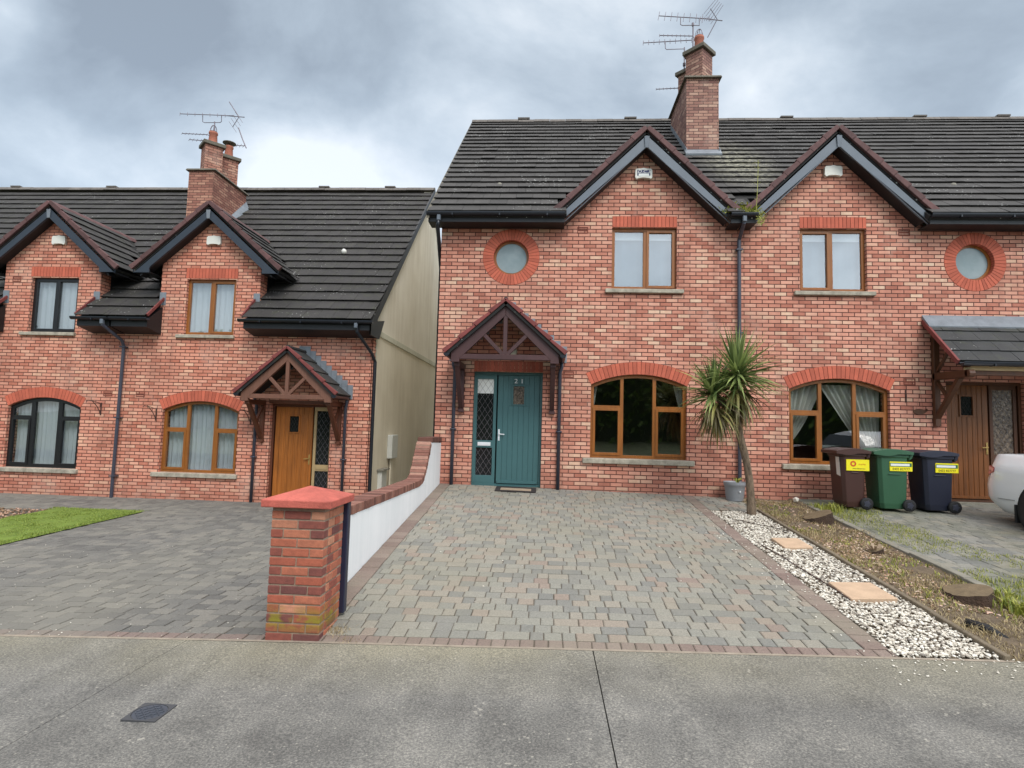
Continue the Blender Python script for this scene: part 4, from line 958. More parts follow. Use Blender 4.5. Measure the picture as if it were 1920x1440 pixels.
    wu = window(H, uw[0], uw[1], 3.04, 4.315, YL, fm, 0, mulls=(mxl,), cases=cs, gl='glassU', sill=(uw[0]-.15, uw[1]+.04, 2.955, 3.042), fw=.06 if kind == 'C' else .085)
    curtain(wu, uw[0]+.02, uw[1]-.02, 3.06, 4.3, YL+.2, M['net'], .015, .14)
    alarm(H, {'C': -5.52, 'D': -9.25}[kind], {'C': 5.2, 'D': 5.18}[kind], YL)
    if kind == 'C':
        airbrick(H, -4.41, 4.35, YL); airbrick(H, -7.03, 1.66, YL)
    else:
        airbrick(H, -10.24, 4.27, YL); airbrick(H, -7.80, 1.66, YL)
    return H
HC = left_house(-7.5, -1.73, -5.56, 'C')
HD = left_house(-13.27, -7.502, -9.36, 'D')
HF = left_house(-19.0, -13.272, -14.9, 'F')
dC, lC = door(HC, (-3.98, -2.60), (-3.90, -3.05), (-2.96, -2.66), YL, M['porchC2'], M['oakdoor'], M['brass'], True, -.68, 1.52, gl='darkglass', bar='beige')
dD, lD = door(HD, (-12.4, -11.02), (-11.95, -11.1), (-12.34, -12.04), YL, M['porchC2'], M['oakdoor'], M['brass'], False, -.68, 1.52, gl='darkglass', bar='beige')
lt = MB(); lt.box(-4.02, -2.56, YL-.012, YL+.09, 1.522, 1.60); lt.build('door_head', M['porchC2'], HC, bevel=.005)
gable_porch(HC, -3.27, YL, -.74, M['porchC'], M['porchC2'], M['tileP'], M['vergeR'], lampside=.42, braced=True)
CHL = chimney(HC, -8.0, -7.27, 4.03, 5.75, 5.6, 8.06, ((-7.65, 4.47), (-7.65, 5.30)), None, M['chimneyL'], ('cage', 'cowl'))
fl = MB(); fl.prism([(4.0, 6.0), (5.7, 7.52), (5.7, 7.68), (4.0, 6.18)], mpX, -7.268, -7.255); fl.hexa([(-7.268, 5.0, 6.93), (-7.15, 5.0, 6.95), (-7.15, 5.75, 7.62), (-7.268, 5.75, 7.6), (-7.268, 5.0, 7.15), (-7.25, 5.0, 7.15), (-7.25, 5.75, 7.85), (-7.268, 5.75, 7.85)]); fl.build('flashing', M['lead'], CHL)
pp = MB(); pp.tube([(-7.62, .9, 3.26), (-7.62, .9, 3.14), (-7.45, 1.3, 2.85), (-7.45, 1.37, 2.72), (-7.47, 1.37, -.70)], .036, 10)
for z in (2.7, 1.1, -.2): pp.box(-7.52, -7.40, 1.32, 1.447, z, z+.03)
pp.build('downpipe', M['pipe'], HC, smooth=False)
op = MB(); op.box(-7.655, -7.585, .85, .93, 3.15, 3.26); op.build('gutter_outlet', M['barge'], HC, bevel=.01)
op = MB(); op.box(-1.98, -1.91, .85, .93, 3.15, 3.26); op.build('gutter_outlet', M['barge'], HC, bevel=.01)
pp = MB(); pp.tube([(-1.94, .9, 3.2), (-1.93, .92, 3.08), (-1.72, 1.38, 2.66), (-1.68, 1.5, 2.5), (-1.68, 1.5, -.70)], .036, 10); pp.build('downpipe', M['black'], HC, smooth=False)
mbx = MB(); mbx.box(-1.728, -1.60, 2.92, 3.45, .29, .87); mb2 = mbx.build('meter_box', M['meter'], HC, bevel=.012); c_ = MB(); c_.box(-1.70, -1.66, 3.1, 3.3, -.7, .28); c_.build('conduit', M['render2'], mb2)
mbx = MB(); mbx.box(-1.728, -1.62, 2.2, 2.62, -.70, .05); m3 = mbx.build('meter_box', M['meter'], HC, bevel=.01); c_ = MB(); c_.box(-1.728, -1.57, 2.14, 2.68, .05, .085); c_.build('lid', M['kerbcon'], m3)

# ------------------------------------------------------------------ TV aerials
def aerial(label, segs, loc, group='television aerials on the chimneys'):
    mb = MB()
    for (pts, r) in segs: mb.tube(pts, r, 6)
    return mb.build('television_aerial', M['alu'], None, label=label, cat='aerial', group=group)
def yagi(a, b, n, half, up=(0.35, .75, .55), r=.007, taper=0, t0=0.0):
    a = Vector(a); b = Vector(b); u = Vector(up).normalized(); out = [([a, b], .011)]
    for i in range(n):
        p = a+(b-a)*(t0+(1-t0)*i/(n-1)) if n > 1 else a; h = half*(1-taper*i/n); out.append(([p-u*h, p+u*h], r))
    return out
Y = 3.2
sg = yagi((4.80, Y, 11.78), (5.9, Y, 11.69), 8, .24, (.18, .5, .85)) + yagi((5.85, Y, 11.69), (6.12, Y, 11.67), 6, .12, (.18, .5, .8)) + [([(5.9, Y, 11.69), (6.40, Y, 11.62)], .011)]
apx = Vector((6.27, Y, 11.66))
for k in range(5):
    t = k/4; sg.append(([apx+Vector((-.17*t-.16, 0, .28*t-.12)), apx+Vector((-.17*t+.15, 0, .28*t+.38-.1*t))], .006))
sg += [([apx, apx+Vector((-.17, 0, .29))], .009), ([apx, apx+Vector((-.24, 0, -.48))], .012)]
sg += [([(5.35, Y, 11.73), (5.35, Y, 11.53), (5.40, Y, 11.51), (5.66, Y, 11.51), (5.82, Y, 11.50), (5.82, Y, 11.69)], .011), ([(5.665, Y, 11.56), (5.665, Y, 10.55)], .017), ([(5.66, Y, 11.49), (5.66, Y, 11.57)], .03)]
sg += yagi((4.82, Y, 11.25), (5.67, Y, 11.22), 9, .07, (.1, .5, .8))
aerial('large television aerial with V shaped reflector, topmost of those on the main chimney', sg, None)
sg = yagi((4.41, Y, 11.055), (5.63, Y, 11.11), 10, .12, (.1, .5, .85)) + [([(4.965, Y, 11.07), (4.97, Y, 10.90), (5.0, Y, 10.87), (5.45, Y, 10.88)], .010), ([(5.45, Y, 10.92), (5.445, Y, 10.30)], .014), ([(5.445, Y, 10.50), (5.445, Y, 10.42)], .035)]
aerial('smaller aerial on a short mast beside the main chimney, below the large one', sg, None)
aerial('lowest and smallest aerial, sticking out left at the rear stack of the main chimney', yagi((4.9, 4.05, 10.33), (5.55, 3.95, 10.30), 8, .06, (.1, .5, .8), r=.006) + [([(5.5, 3.96, 10.29), (5.6, 3.9, 10.29)], .025)], None)
Y = 4.9; sh = lambda x, z: (x, Y, z)
sg = yagi(sh(-9.0, 10.22), sh(-7.6, 10.16), 7, .14, (-.35, .5, .6)) + [([sh(-7.65, 10.16), sh(-7.0, 10.10)], .012)]
for k in range(9): p = Vector(sh(-7.68+.04*k, 10.155)); sg.append(([p-Vector((.01,.05,.03)), p+Vector((.01,.05,.03))], .007))
ax = Vector(sh(-7.17, 10.11)); sg += [([ax, ax+Vector((-.33, 0, .47))], .013), ([ax, ax+Vector((-.17, 0, -.30))], .010)]
for k in range(4): q = ax+Vector((-.17*k/3, 0, -.30*k/3)); sg.append(([q+Vector((-.13, 0, .16)), q+Vector((.12, 0, -.17))], .006))
sg += [([sh(-8.29, 10.18), sh(-8.28, 9.97), sh(-8.22, 9.94), sh(-7.74, 9.94), sh(-7.70, 9.97), sh(-7.71, 10.17)], .011), ([sh(-7.91, 9.97), sh(-7.86, 9.2), sh(-7.82, 8.5), sh(-7.80, 8.2)], .016)]
aerial('large aerial with folded boom bracket above the left chimney', sg, None)
sg = yagi(sh(-8.89, 9.61), sh(-8.12, 9.57), 8, .05, (0, .5, .8), r=.006) + yagi(sh(-8.65, 9.42), sh(-8.29, 9.39), 4, .07, (0, .5, .8), r=.006)
sg += [([sh(-8.12, 9.57), sh(-7.9, 9.5)], .012), ([sh(-8.29, 9.39), sh(-7.9, 9.42)], .01)]
aerial('small pair of comb aerials left of the left chimney pot', sg, None)
Yq = 5.6; q = lambda x, z: (2.16+(x-2.16)*1.04, Yq, 1.127+(z-1.127)*1.04)
sg = [([q(-7.20, 9.81), q(-7.05, 9.45), q(-6.92, 9.18)], .016), ([q(-7.5, 9.28), q(-6.95, 9.25)], .010)] + yagi(q(-7.42, 9.28), q(-7.0, 9.25), 5, .08, (.1, .4, .7), r=.006)
aerial('aerial with long sloping reflector right of the left chimney', sg, None)

# ================================================================== GROUND
def sheet(name, mat, xs, ys, fn, kind='structure', thick=0, label=None, **kw):
    mb = MB(); nx, ny = len(xs), len(ys)
    vs = [(x, y, fn(x, y)) for y in ys for x in xs]
    fs = [(j*nx+i, j*nx+i+1, (j+1)*nx+i+1, (j+1)*nx+i) for j in range(ny-1) for i in range(nx-1)]
    mb.add(vs, fs)
    if thick:
        b = len(mb.v); mb.v += [Vector((p[0], p[1], p[2]-thick)) for p in vs]
        def wall(a, c): mb.f.append([a, a+b, c+b, c]); mb.t.append(1.0)
        for i in range(nx-1): wall(i+1, i); wall((ny-1)*nx+i, (ny-1)*nx+i+1)
        for j in range(ny-1): wall(j*nx, (j+1)*nx); wall((j+1)*nx+nx-1, j*nx+nx-1)
    return mb.build(name, mat, None, kind=kind, label=label, **kw)
def fr(a, b, s): n = max(1, int(round((b-a)/s))); return [a+(b-a)*i/n for i in range(n+1)]
sheet('ground', M['earth'], [-300, -60, -20, 20, 60, 300], [-300, -60, 0, 60, 300], lambda x, y: -1.25)
joints = [-40, -20, -10.6, -7.3, -4.02, -.726, 2.56, 5.85, 9.14, 12.4, 20, 40]
gaps = {2.56: .0042, -.726: .0025}
mb = MB()
for a, b in zip(joints[:-1], joints[1:]):
    ga = gaps.get(a, .004); gb = gaps.get(b, .004); a2, b2 = a+ga, b-gb
    m = max(1, int((b2-a2)/1.1)); xs = [a2+(b2-a2)*i/m for i in range(m+1)]
    for x0_, x1_ in zip(xs[:-1], xs[1:]):
        z0_, z1_ = zf(x0_), zf(x1_)
        mb.hexa([(x0_, -9.2, z0_-.2), (x1_, -9.2, z1_-.2), (x1_, YF-.012, z1_-.2), (x0_, YF-.012, z0_-.2), (x0_, -9.2, z0_-.003), (x1_, -9.2, z1_-.003), (x1_, YF-.012, z1_-.003), (x0_, YF-.012, z0_-.003)])
mb.build('pavement', M['concrete'], None, kind='structure')
sheet('pavement_edge_haunch', plain('mortar_haunch', lin(150,138,122), .95, .25, 9, .5), fr(-12, 5.7, .4), [YF-.034, YF+.004], lambda x, y: zf(x)-.0005)
sheet('pavement_joint_fill', M['darkgap'], fr(-40, 40, 4), [-9.2, YF], lambda x, y: zf(x)-.028)
sheet('road', M['asphalt'], fr(-40, 40, 4), [-16, -9.32], lambda x, y: zf(x)-.14, thick=.2)
mb = MB(); xs = fr(-40, 40, 2)
for a, b in zip(xs[:-1], xs[1:]): mb.hexa([(a+.004, -9.32, zf(a)-.25), (b-.004, -9.32, zf(b)-.25), (b-.004, -9.205, zf(b)-.25), (a+.004, -9.205, zf(a)-.25), (a+.004, -9.32, zf(a)-.01), (b-.004, -9.32, zf(b)-.01), (b-.004, -9.205, zf(b)-.0), (a+.004, -9.205, zf(a)-.0)])
mb.build('kerb', M['kerbcon'], None, kind='structure')
sheet('far_verge', M['earth'], fr(-60, 60, 6), [-60, -30, -16], lambda x, y: -.72+.06*(-16-y))

def pavers(name, mat, X0, X1, Y0, Y1, lens, rowd, tints, seed, border=None, keep=None, wob=.003, rot=False):
    rnd = random.Random(seed); mb = MB()
    def one(xa, xb, ya, yb, t):
        if xb-xa < .02 or yb-ya < .02: return
        cx_, cy_ = (xa+xb)/2, (ya+yb)/2
        if keep and not keep(cx_, cy_): return
        g = .004; i = .008; dz = rnd.uniform(-.0035, .0035); tx = rnd.uniform(-.01, .01); ty = rnd.uniform(-.01, .01)
        r = lambda: rnd.uniform(-.0025, .0025)
        o = [(xa+g+r(), ya+g+r()), (xb-g+r(), ya+g+r()), (xb-g+r(), yb-g+r()), (xa+g+r(), yb-g+r())]
        n_ = [(xa+g+i, ya+g+i), (xb-g-i, ya+g+i), (xb-g-i, yb-g-i), (xa+g+i, yb-g-i)]
        zz = lambda x, y, d: G(x, y)+dz+tx*(x-cx_)+ty*(y-cy_)-d
        vs = [(x, y, zz(x, y, .014)) for x, y in o]+[(x, y, zz(x, y, .005)) for x, y in o]+[(x, y, zz(x, y, 0)) for x, y in n_]
        mb.add(vs, [(0,1,5,4), (1,2,6,5), (2,3,7,6), (3,0,4,7), (4,5,9,8), (5,6,10,9), (6,7,11,10), (7,4,8,11), (8,9,10,11)], t)
    bx0, bx1, by0 = X0, X1, Y0
    if border:
        bl_, brr, bf = border
        bt = lambda: rnd.uniform(.84, 1.0)
        if bf:
            x = X0
            while x < X1-.01: w = min(.115, X1-x); one(x, x+w, Y0, Y0+bf, bt()); x += w
            by0 = Y0+bf
        if bl_:
            y = by0
            while y < Y1-.01: h = min(.16 if int(y*7) % 3 else .12, Y1-y); one(X0, X0+bl_, y, y+h, bt()); y += h
            bx0 = X0+bl_
        if brr:
            y = by0
            while y < Y1-.01: h = min(.13, Y1-y); one(X1-brr, X1, y, y+h, bt()); y += h
            bx1 = X1-brr
    y = by0
    while y < Y1-.01:
        h = min(rowd, Y1-y); x = bx0-rnd.uniform(0, .12)
        while x < bx1-.005:
            w = rnd.choice(lens); xa = max(bx0, x); xb = min(bx1, x+w)
            if bx1-xb < .045: xb = bx1; w = 9
            one(xa, xb, y, y+h, tints(rnd)); x += w
        y += h
    return mb.build(name, mat, None, kind='structure')
def tA(r):
    q = r.random(); return r.uniform(0, .3) if q < .36 else (r.uniform(.3, .6) if q < .72 else r.uniform(.6, .86))
pavers('main_driveway', M['paver'], .142, 4.88, YF, -.0, (.115, .15, .15, .215), .142, tA, 3, border=(.2, .19, .13), keep=lambda x, y: not (x > 4.88-.02*0 and y > 0))
sheet('main_driveway_bed', M['sand'], fr(.14, 4.9, .6), fr(YF, .0, .6), lambda x, y: G(x, y)-.010)
pavers('main_driveway_return', M['paver'], 4.88, 5.9, -1.15, -.0, (.115, .15, .15, .215), .142, tA, 8)
pavers('left_driveway', M['paverL'], -5.58, -.12, YF, YL, (.12, .16, .2, .24), .155, lambda r: r.uniform(0, .8), 4, border=(0, 0, .13))
pavers('left_path', M['paverL'], -14, -5.58, -.2, YL, (.12, .16, .2, .24), .155, lambda r: r.uniform(0, .8), 5)
sheet('left_driveway_bed', M['sand'], fr(-14, -.1, .8), fr(YF, YL, .8), lambda x, y: G(x, y)-.010)
sheet('side_passage', M['kerbcon'], [-1.73, -.9, 0], [YL, 6, 14], lambda x, y: -.64)
sheet('side_passage_front', M['kerbcon'], [-1.73, -.9, 0], [YL-.0, 1.5], lambda x, y: -.645)
pavers('right_driveway', M['paverR'], 6.75, 13.5, YF, -.0, (.12, .16, .2, .24), .155, lambda r: r.uniform(0, 1), 6)
sheet('right_driveway_bed', M['sand'], fr(6.7, 13.5, .8), fr(YF, 0, .8), lambda x, y: G(x, y)-.010)
sheet('far_right_driveway', M['sand'], fr(13.5, 40, 4), [YF, 0, 1], lambda x, y: G(x, y)-.02)
sheet('far_left_garden', M['earth'], fr(-40, -14, 4), [YF, 0, 1.45], lambda x, y: G(x, y)-.02)

# soil and gravel beds
def soilz(x, y): return G(x, y)-.01+.03*noise.noise(Vector((x*2.1, y*2.1, 3)))+.012*noise.noise(Vector((x*9, y*9, 1)))
sheet('garden_soil', M['soil'], fr(5.66, 6.70, .05), fr(YF, 0, .06), lambda x, y: soilz(x, y)+.01)
sheet('gravel_base', M['soil'], fr(4.86, 5.64, .2), fr(YF, -1.1, .3), lambda x, y: G(x, y)-.02)
def edge(x): 
    return x
rocks = MB()
ICO = [(0,0,1), (.894,0,.447), (.276,.851,.447), (-.724,.526,.447), (-.724,-.526,.447), (.276,-.851,.447), (.724,.526,-.447), (-.276,.851,-.447), (-.894,0,-.447), (-.276,-.851,-.447), (.724,-.526,-.447), (0,0,-1)]
ICF = [(0,1,2), (0,2,3), (0,3,4), (0,4,5), (0,5,1), (1,6,2), (2,7,3), (3,8,4), (4,9,5), (5,10,1), (1,10,6), (2,6,7), (3,7,8), (4,8,9), (5,9,10), (6,11,10), (6,7,11), (7,8,11), (8,9,11), (9,10,11)]
def pebble(mb, x, y, z, r, rnd, t, flat=.55):
    a = rnd.uniform(0, 6.28); ca, sa = math.cos(a), math.sin(a); el = rnd.uniform(.6, 1.0); tl = rnd.uniform(-.5, .5)
    vs = []
    for (px, py, pz) in ICO:
        k = rnd.uniform(.8, 1.15); px *= r*k; py *= r*el*k; pz *= r*flat*k; pz += px*tl*.5
        vs.append((x+px*ca-py*sa, y+px*sa+py*ca, z+pz))
    mb.add(vs, ICF, t)
rnd = random.Random(11)
for i in range(8200):
    y = YF+.03+(rnd.random()**1.15)*5.05; x = 4.87+rnd.random()*.77
    if y > -1.3: x = 5.2+rnd.random()*.45
    fade = 1
    edge_x = 4.885+.02*math.sin(y*5)
    if x < edge_x and rnd.random() < .6: continue
    if (5.10 < x < 5.56 and -5.2 < y < -4.71) or (5.17 < x < 5.56 and -3.45 < y < -2.98): continue
    r = rnd.uniform(.009, .02); t = .2+.8*rnd.random() if rnd.random() > .22 else rnd.uniform(0, .3)
    pebble(rocks, x, y, G(x, y)+rnd.uniform(-.006, .012), r, rnd, t)
for i in range(420):   # strays on the paving and pavement
    x = rnd.choice([rnd.uniform(4.5, 4.9), rnd.uniform(.3, 4.9), rnd.uniform(4.6, 6.6)]); y = rnd.uniform(YF-.5, -1.2) if x > 4.5 else rnd.uniform(YF-.3, -2)
    if x < 4.5 and rnd.random() < .8: continue
    if x > 4.9: y = YF-rnd.random()**2*.35
    pebble(rocks, x, y, G(x, y)+.004, rnd.uniform(.005, .012), rnd, rnd.uniform(.4, 1))
rocks.build('white_gravel', M['pebble'], None, kind='stuff', label='white and cream pebbles filling the strip beside the driveway', cat='gravel')
lr = MB()
for i in range(900): x = rnd.uniform(-9.5, -7.35); y = rnd.uniform(-2.2, -.25); pebble(lr, x, y, G(x, y)+rnd.uniform(.0, .02), rnd.uniform(.015, .03), rnd, rnd.uniform(0, .7))
lr.build('pink_gravel', M['chip'], None, kind='stuff', label='pinkish brown gravel bed beyond the lawn at the left edge', cat='gravel')
dr = MB()
for i in range(260): x = rnd.uniform(-5.4, -.2); y = YF+rnd.random()**2*3.5; pebble(dr, x, y, G(x, y)+.004, rnd.uniform(.003, .008), rnd, rnd.uniform(.0, .8))
dr.build('loose_grit', M['pebble'], None, kind='stuff', label='pale grit scattered over the left driveway', cat='gravel')
ch = MB()
for i in range(5200):
    x = rnd.uniform(5.70, 6.62); y = YF+.02+rnd.random()*6.2
    if noise.noise(Vector((x*1.6, y*1.1, 9)))+rnd.uniform(-.35, .35) < .0: continue
    pebble(ch, x, y, soilz(x, y)+.014, rnd.uniform(.006, .022), rnd, rnd.random(), .35)
ch.build('bark_and_stone_chips', M['chip'], None, kind='stuff', label='brown and pink chips littering the bare soil bed', cat='chippings')

def blades(name, mat, pts, hmin, hmax, w, label, rnd, lean=.5, per=1, cat='grass'):
    mb = MB()
    for (x, y, z, hs) in pts:
        for _ in range(per):
            h = rnd.uniform(hmin, hmax)*hs; a = rnd.uniform(0, 6.28); l = rnd.uniform(.05, lean)*h*1.6; xx = x+rnd.gauss(0, .012); yy = y+rnd.gauss(0, .012)
            dx, dy = math.cos(a)*l, math.sin(a)*l; px, py = -math.sin(a)*w/2, math.cos(a)*w/2
            mb.add([(xx-px, yy-py, z), (xx+px, yy+py, z), (xx+dx*.35+px*.8, yy+dy*.35+py*.8, z+h*.6), (xx+dx*.35-px*.8, yy+dy*.35-py*.8, z+h*.6), (xx+dx, yy+dy, z+h*.9)], [(0,1,2,3), (3,2,4)], rnd.random())
    return mb.build(name, mat, None, kind='stuff', label=label, cat=cat)
# lawn
sheet('lawn_turf', M['turf'], fr(-7.32, -5.58, .2), fr(YF+.02, -.2, .2), lambda x, y: G(x, y)+.012+.02*min(1, (-5.58-x)*6))
pts = []
while len(pts) < 15000:
    x = rnd.uniform(-9.3, -5.53); y = rnd.uniform(-3.9, -.12)
    if x < -7.33+.1*math.sin(y*7): continue
    if x > -5.6 and rnd.random() < .5: continue
    pts.append((x, y, G(x, y)+.02, .7+.6*noise.noise(Vector((x*3, y*3, 0)))))
blades('lawn', M['lawn'], pts, .018, .045, .007, 'bright green lawn strip between the left driveway and gravel bed', rnd, .7, 2)
# weeds over the right driveway
pts = []
for i in range(42000):
    x = rnd.uniform(6.7, 10.6); y = rnd.uniform(-6.2, -.55)
    d = noise.noise(Vector((x*.8+4, y*.75, 2.2)))+.3*noise.noise(Vector((x*4, y*4, 2)))
    band = -.35*abs((x-6.85)-.28*(-.9-y))+.12
    if d+band*1.0 < -.12: continue
    if ((y*6.4) % 1 > .35) and rnd.random() < .45: continue
    pts.append((x, y, G(x, y)-.01, .7+1.3*max(0, d)))
blades('paving_weeds', M['weed'], pts, .02, .075, .006, 'yellow green grass growing through the neighbour\'s paving', rnd, .9, 1, 'weeds')
pts = []
for i in range(16000):
    x = rnd.uniform(5.67, 6.68); y = rnd.uniform(YF, -.15)
    if noise.noise(Vector((x*2.2, y*1.6, 5))) < -.28: continue
    pts.append((x, y, soilz(x, y)+.005, .6+.8*max(0, noise.noise(Vector((x*3, y*3, 8))))))
blades('dry_grass', M['dry'], pts, .02, .075, .006, 'dead straw coloured grass over the bare soil bed', rnd, 1.1, 1)
pts = [(rnd.gauss(.43, .06), rnd.gauss(-6.12, .07), -.62, 1) for i in range(160)]+[(rnd.gauss(.62, .05), rnd.gauss(-6.30, .03), -.635, .7) for i in range(70)]
blades('straw_tufts', M['dry'], pts, .01, .035, .004, 'withered straw tufts at the foot of the brick pier', rnd, 1.6, 1)
pts = []
for (cx_, cy_, n_, s_) in ((6.5, -5.35, 160, 1.3), (6.62, -5.0, 120, 1.2), (6.45, -6.0, 120, 1.1), (6.9, -1.05, 110, 1.6), (6.78, -.85, 60, 1.2)):
    pts += [(rnd.gauss(cx_, .07), rnd.gauss(cy_, .09), G(cx_, cy_), s_) for i in range(n_)]
for i in range(3200):
    x = rnd.uniform(5.68, 6.66); y = rnd.uniform(YF, -.3)
    if noise.noise(Vector((x*2.4, y*1.9, 15))) < .12: continue
    pts.append((x, y, soilz(x, y), .55))
blades('leafy_weeds', M['weed'], pts, .04, .11, .014, 'green leafy weeds around the tree stumps', rnd, .7, 1, 'weeds')

# edging boards, kerb
e = MB(); ys = fr(YF-.01, -1.2, .9)
for a, b in zip(ys[:-1], ys[1:]):
    xo = rnd.uniform(-.006, .006)+5.64+.0*a; dz = rnd.uniform(-.008, .01)
    e.hexa([(xo, a+.003, G(xo, a)-.1), (xo+.05, a+.003, G(xo, a)-.1), (xo+.05, b-.003, G(xo, b)-.1), (xo, b-.003, G(xo, b)-.1), (xo, a+.003, G(xo, a)+.045+dz), (xo+.05, a+.003, G(xo, a)+.045+dz), (xo+.05, b-.003, G(xo, b)+.045+dz), (xo, b-.003, G(xo, b)+.045+dz)])
e.build('timber_edging', M['edgewood'], None, bevel=.006, label='low weathered timber edging between white gravel and soil bed', cat='edging')
e = MB(); ys = fr(YF, -.75, .9)
for a, b in zip(ys[:-1], ys[1:]):
    xo = 6.63+rnd.uniform(-.01, .012); dz = rnd.uniform(-.005, .012)
    e.hexa([(xo, a+.004, G(xo, a)-.12), (xo+.10, a+.004, G(xo, a)-.12), (xo+.10, b-.004, G(xo, b)-.12), (xo, b-.004, G(xo, b)-.12), (xo, a+.004, G(6.7, a)+.02+dz), (xo+.10, a+.004, G(6.7, a)+.02+dz), (xo+.10, b-.004, G(6.7, b)+.02+dz), (xo, b-.004, G(6.7, b)+.02+dz)])
e.build('edging_kerb', M['kerbcon'], None, bevel=.006, label='concrete edging between soil bed and weedy right driveway', cat='edging')
for nm, P4 in (('smaller peach square slab set in the gravel, nearer the house', ((5.19,-3.44), (5.555,-3.40), (5.55,-2.96), (5.19,-2.99))), ('larger peach square slab set in the gravel, nearer the pavement', ((5.105,-5.19), (5.56,-5.15), (5.55,-4.70), (5.115,-4.72)))):
    s = MB(); s.hexa([(x, y, G(x, y)-.03) for x, y in P4]+[(x, y, G(x, y)+.028) for x, y in P4]); s.build('stepping_slab', M['slab'], None, bevel=.006, label=nm, cat='paving slab', group='square slabs in the gravel')
# stumps
def stump(x, y, r, h, label, tilt=.15, rseed=1):
    rr_ = random.Random(rseed); t = thing('tree_stump', label, 'stump', (x, y, soilz(x, y)), 'cut tree stumps in the soil bed')
    n = 26; z = soilz(x, y)-.02; mb = MB(); top = []; bot = []
    for i in range(n):
        a = 2*math.pi*i/n; k = 1+.22*noise.noise(Vector((math.cos(a)*1.6, math.sin(a)*1.6, rseed)))+rr_.uniform(-.03, .03)
        top.append((x+math.cos(a)*r*k, y+math.sin(a)*r*k, z+h+math.cos(a)*tilt*r+rr_.uniform(-.004, .004))); bot.append((x+math.cos(a)*r*k*1.22, y+math.sin(a)*r*k*1.22, z-.04))
    mb.add(top+bot, [(i, n+i, n+(i+1) % n, (i+1) % n)[::-1] for i in range(n)]); mb.build('bark', M['stumpbark'], t, smooth=False)
    c = MB(); c.add(top+[(x, y, z+h+.006)], [(i, (i+1) % n, n) for i in range(n)]); c.build('cut_face', M['stump'], t)
    return t
stump(6.36, -1.75, .20, .15, 'dark broken tree stump nearest the bins', .35, 2); stump(6.30, -5.02, .20, .10, 'wide flat sawn tree stump nearest the pavement', .2, 5); 
st3 = stump(6.28, -3.45, .085, .07, 'small splintered tree stump in the middle of the soil bed', .3, 9)
sp = MB()
for i in range(14): a = rnd.uniform(0, 6.28); sp.bar((6.28+math.cos(a)*.03, -3.45+math.sin(a)*.03, soilz(6.28, -3.45)+.03), (6.28+math.cos(a)*.09, -3.45+math.sin(a)*.09, soilz(6.28, -3.45)+.11), .02, .012)
sp.build('splinters', M['coir'], st3)
rk = MB(); rr_ = random.Random(4); pebble(rk, 6.65, -.28, -.03, .09, rr_, .9, .7); rk.build('white_stone', M['pebble'], None, label='white stone lying against the wall left of the brown bin', cat='stone')
# buried pipe and hose
dp = MB(); dp.tube([(5.82, -5.68, G(5.8, -5.6)+.012), (5.90, -5.80, G(5.9, -5.8)+.02), (5.97, -5.93, G(6.1, -6)-.03)], .04, 12, rr=[.042, .042, .036]); dp.build('drain_pipe', M['rubber'], None, smooth=True, label='short black drain pipe end lying behind the concrete edging', cat='pipe')
hz = MB(); hz.tube([(4.93, -3.35, G(4.93, -3.3)+.02), (5.0, -3.8, G(5, -3.8)+.02), (5.02, -4.2, G(5, -4.2)+.022), (5.06, -4.6, G(5, -4.6)+.02), (5.085, -4.9, G(5.1, -4.9)+.022), (5.09, -5.2, G(5.1, -5.2)+.02)], .006, 6); hz.build('garden_hose', M['iron'], None, smooth=True, label='thin dark hose lying along the gravel by the large slab', cat='hose')
rk = MB(); rk.bar((5.02, -1.9, G(5, -1.9)+.02), (5.6, -2.6, G(5.6, -2.6)+.03), .008, .008); rk.build('twig', M['stumpbark'], None, label='dry twig lying across the white gravel', cat='twig')

# utility cover
t = thing('utility_cover', 'small dark iron utility cover set in the concrete pavement', 'manhole cover', (-.2, -7.54, zf(-.2)))
f = MB(); f.prism([(-.305, -7.645), (-.095, -7.645), (-.095, -7.435), (-.305, -7.435)], lambda u, v, w: (u, v, w), zf(-.2)-.03, zf(-.2)+.004, holes=[circ_loop(-.2, -7.54, .098, 28)]); f.build('frame', M['asphalt'], t)
f = MB(); f.prism(circ_loop(-.2, -7.54, .095, 28), lambda u, v, w: (u, v, w), zf(-.2)-.03, zf(-.2)+.002)
for i in range(-3, 4):
    for j in range(-3, 4):
        x, y = -.2+i*.024, -7.54+j*.024
        if math.hypot(i, j) < 3.6: f.bar((x-.008, y-(.008 if (i+j) % 2 else -.008), zf(-.2)+.004), (x+.008, y+(.008 if (i+j) % 2 else -.008), zf(-.2)+.004), .005, .005)
f.build('lid', plain('cast_iron', lin(78,82,90), .55, .15, metal=.3), t)

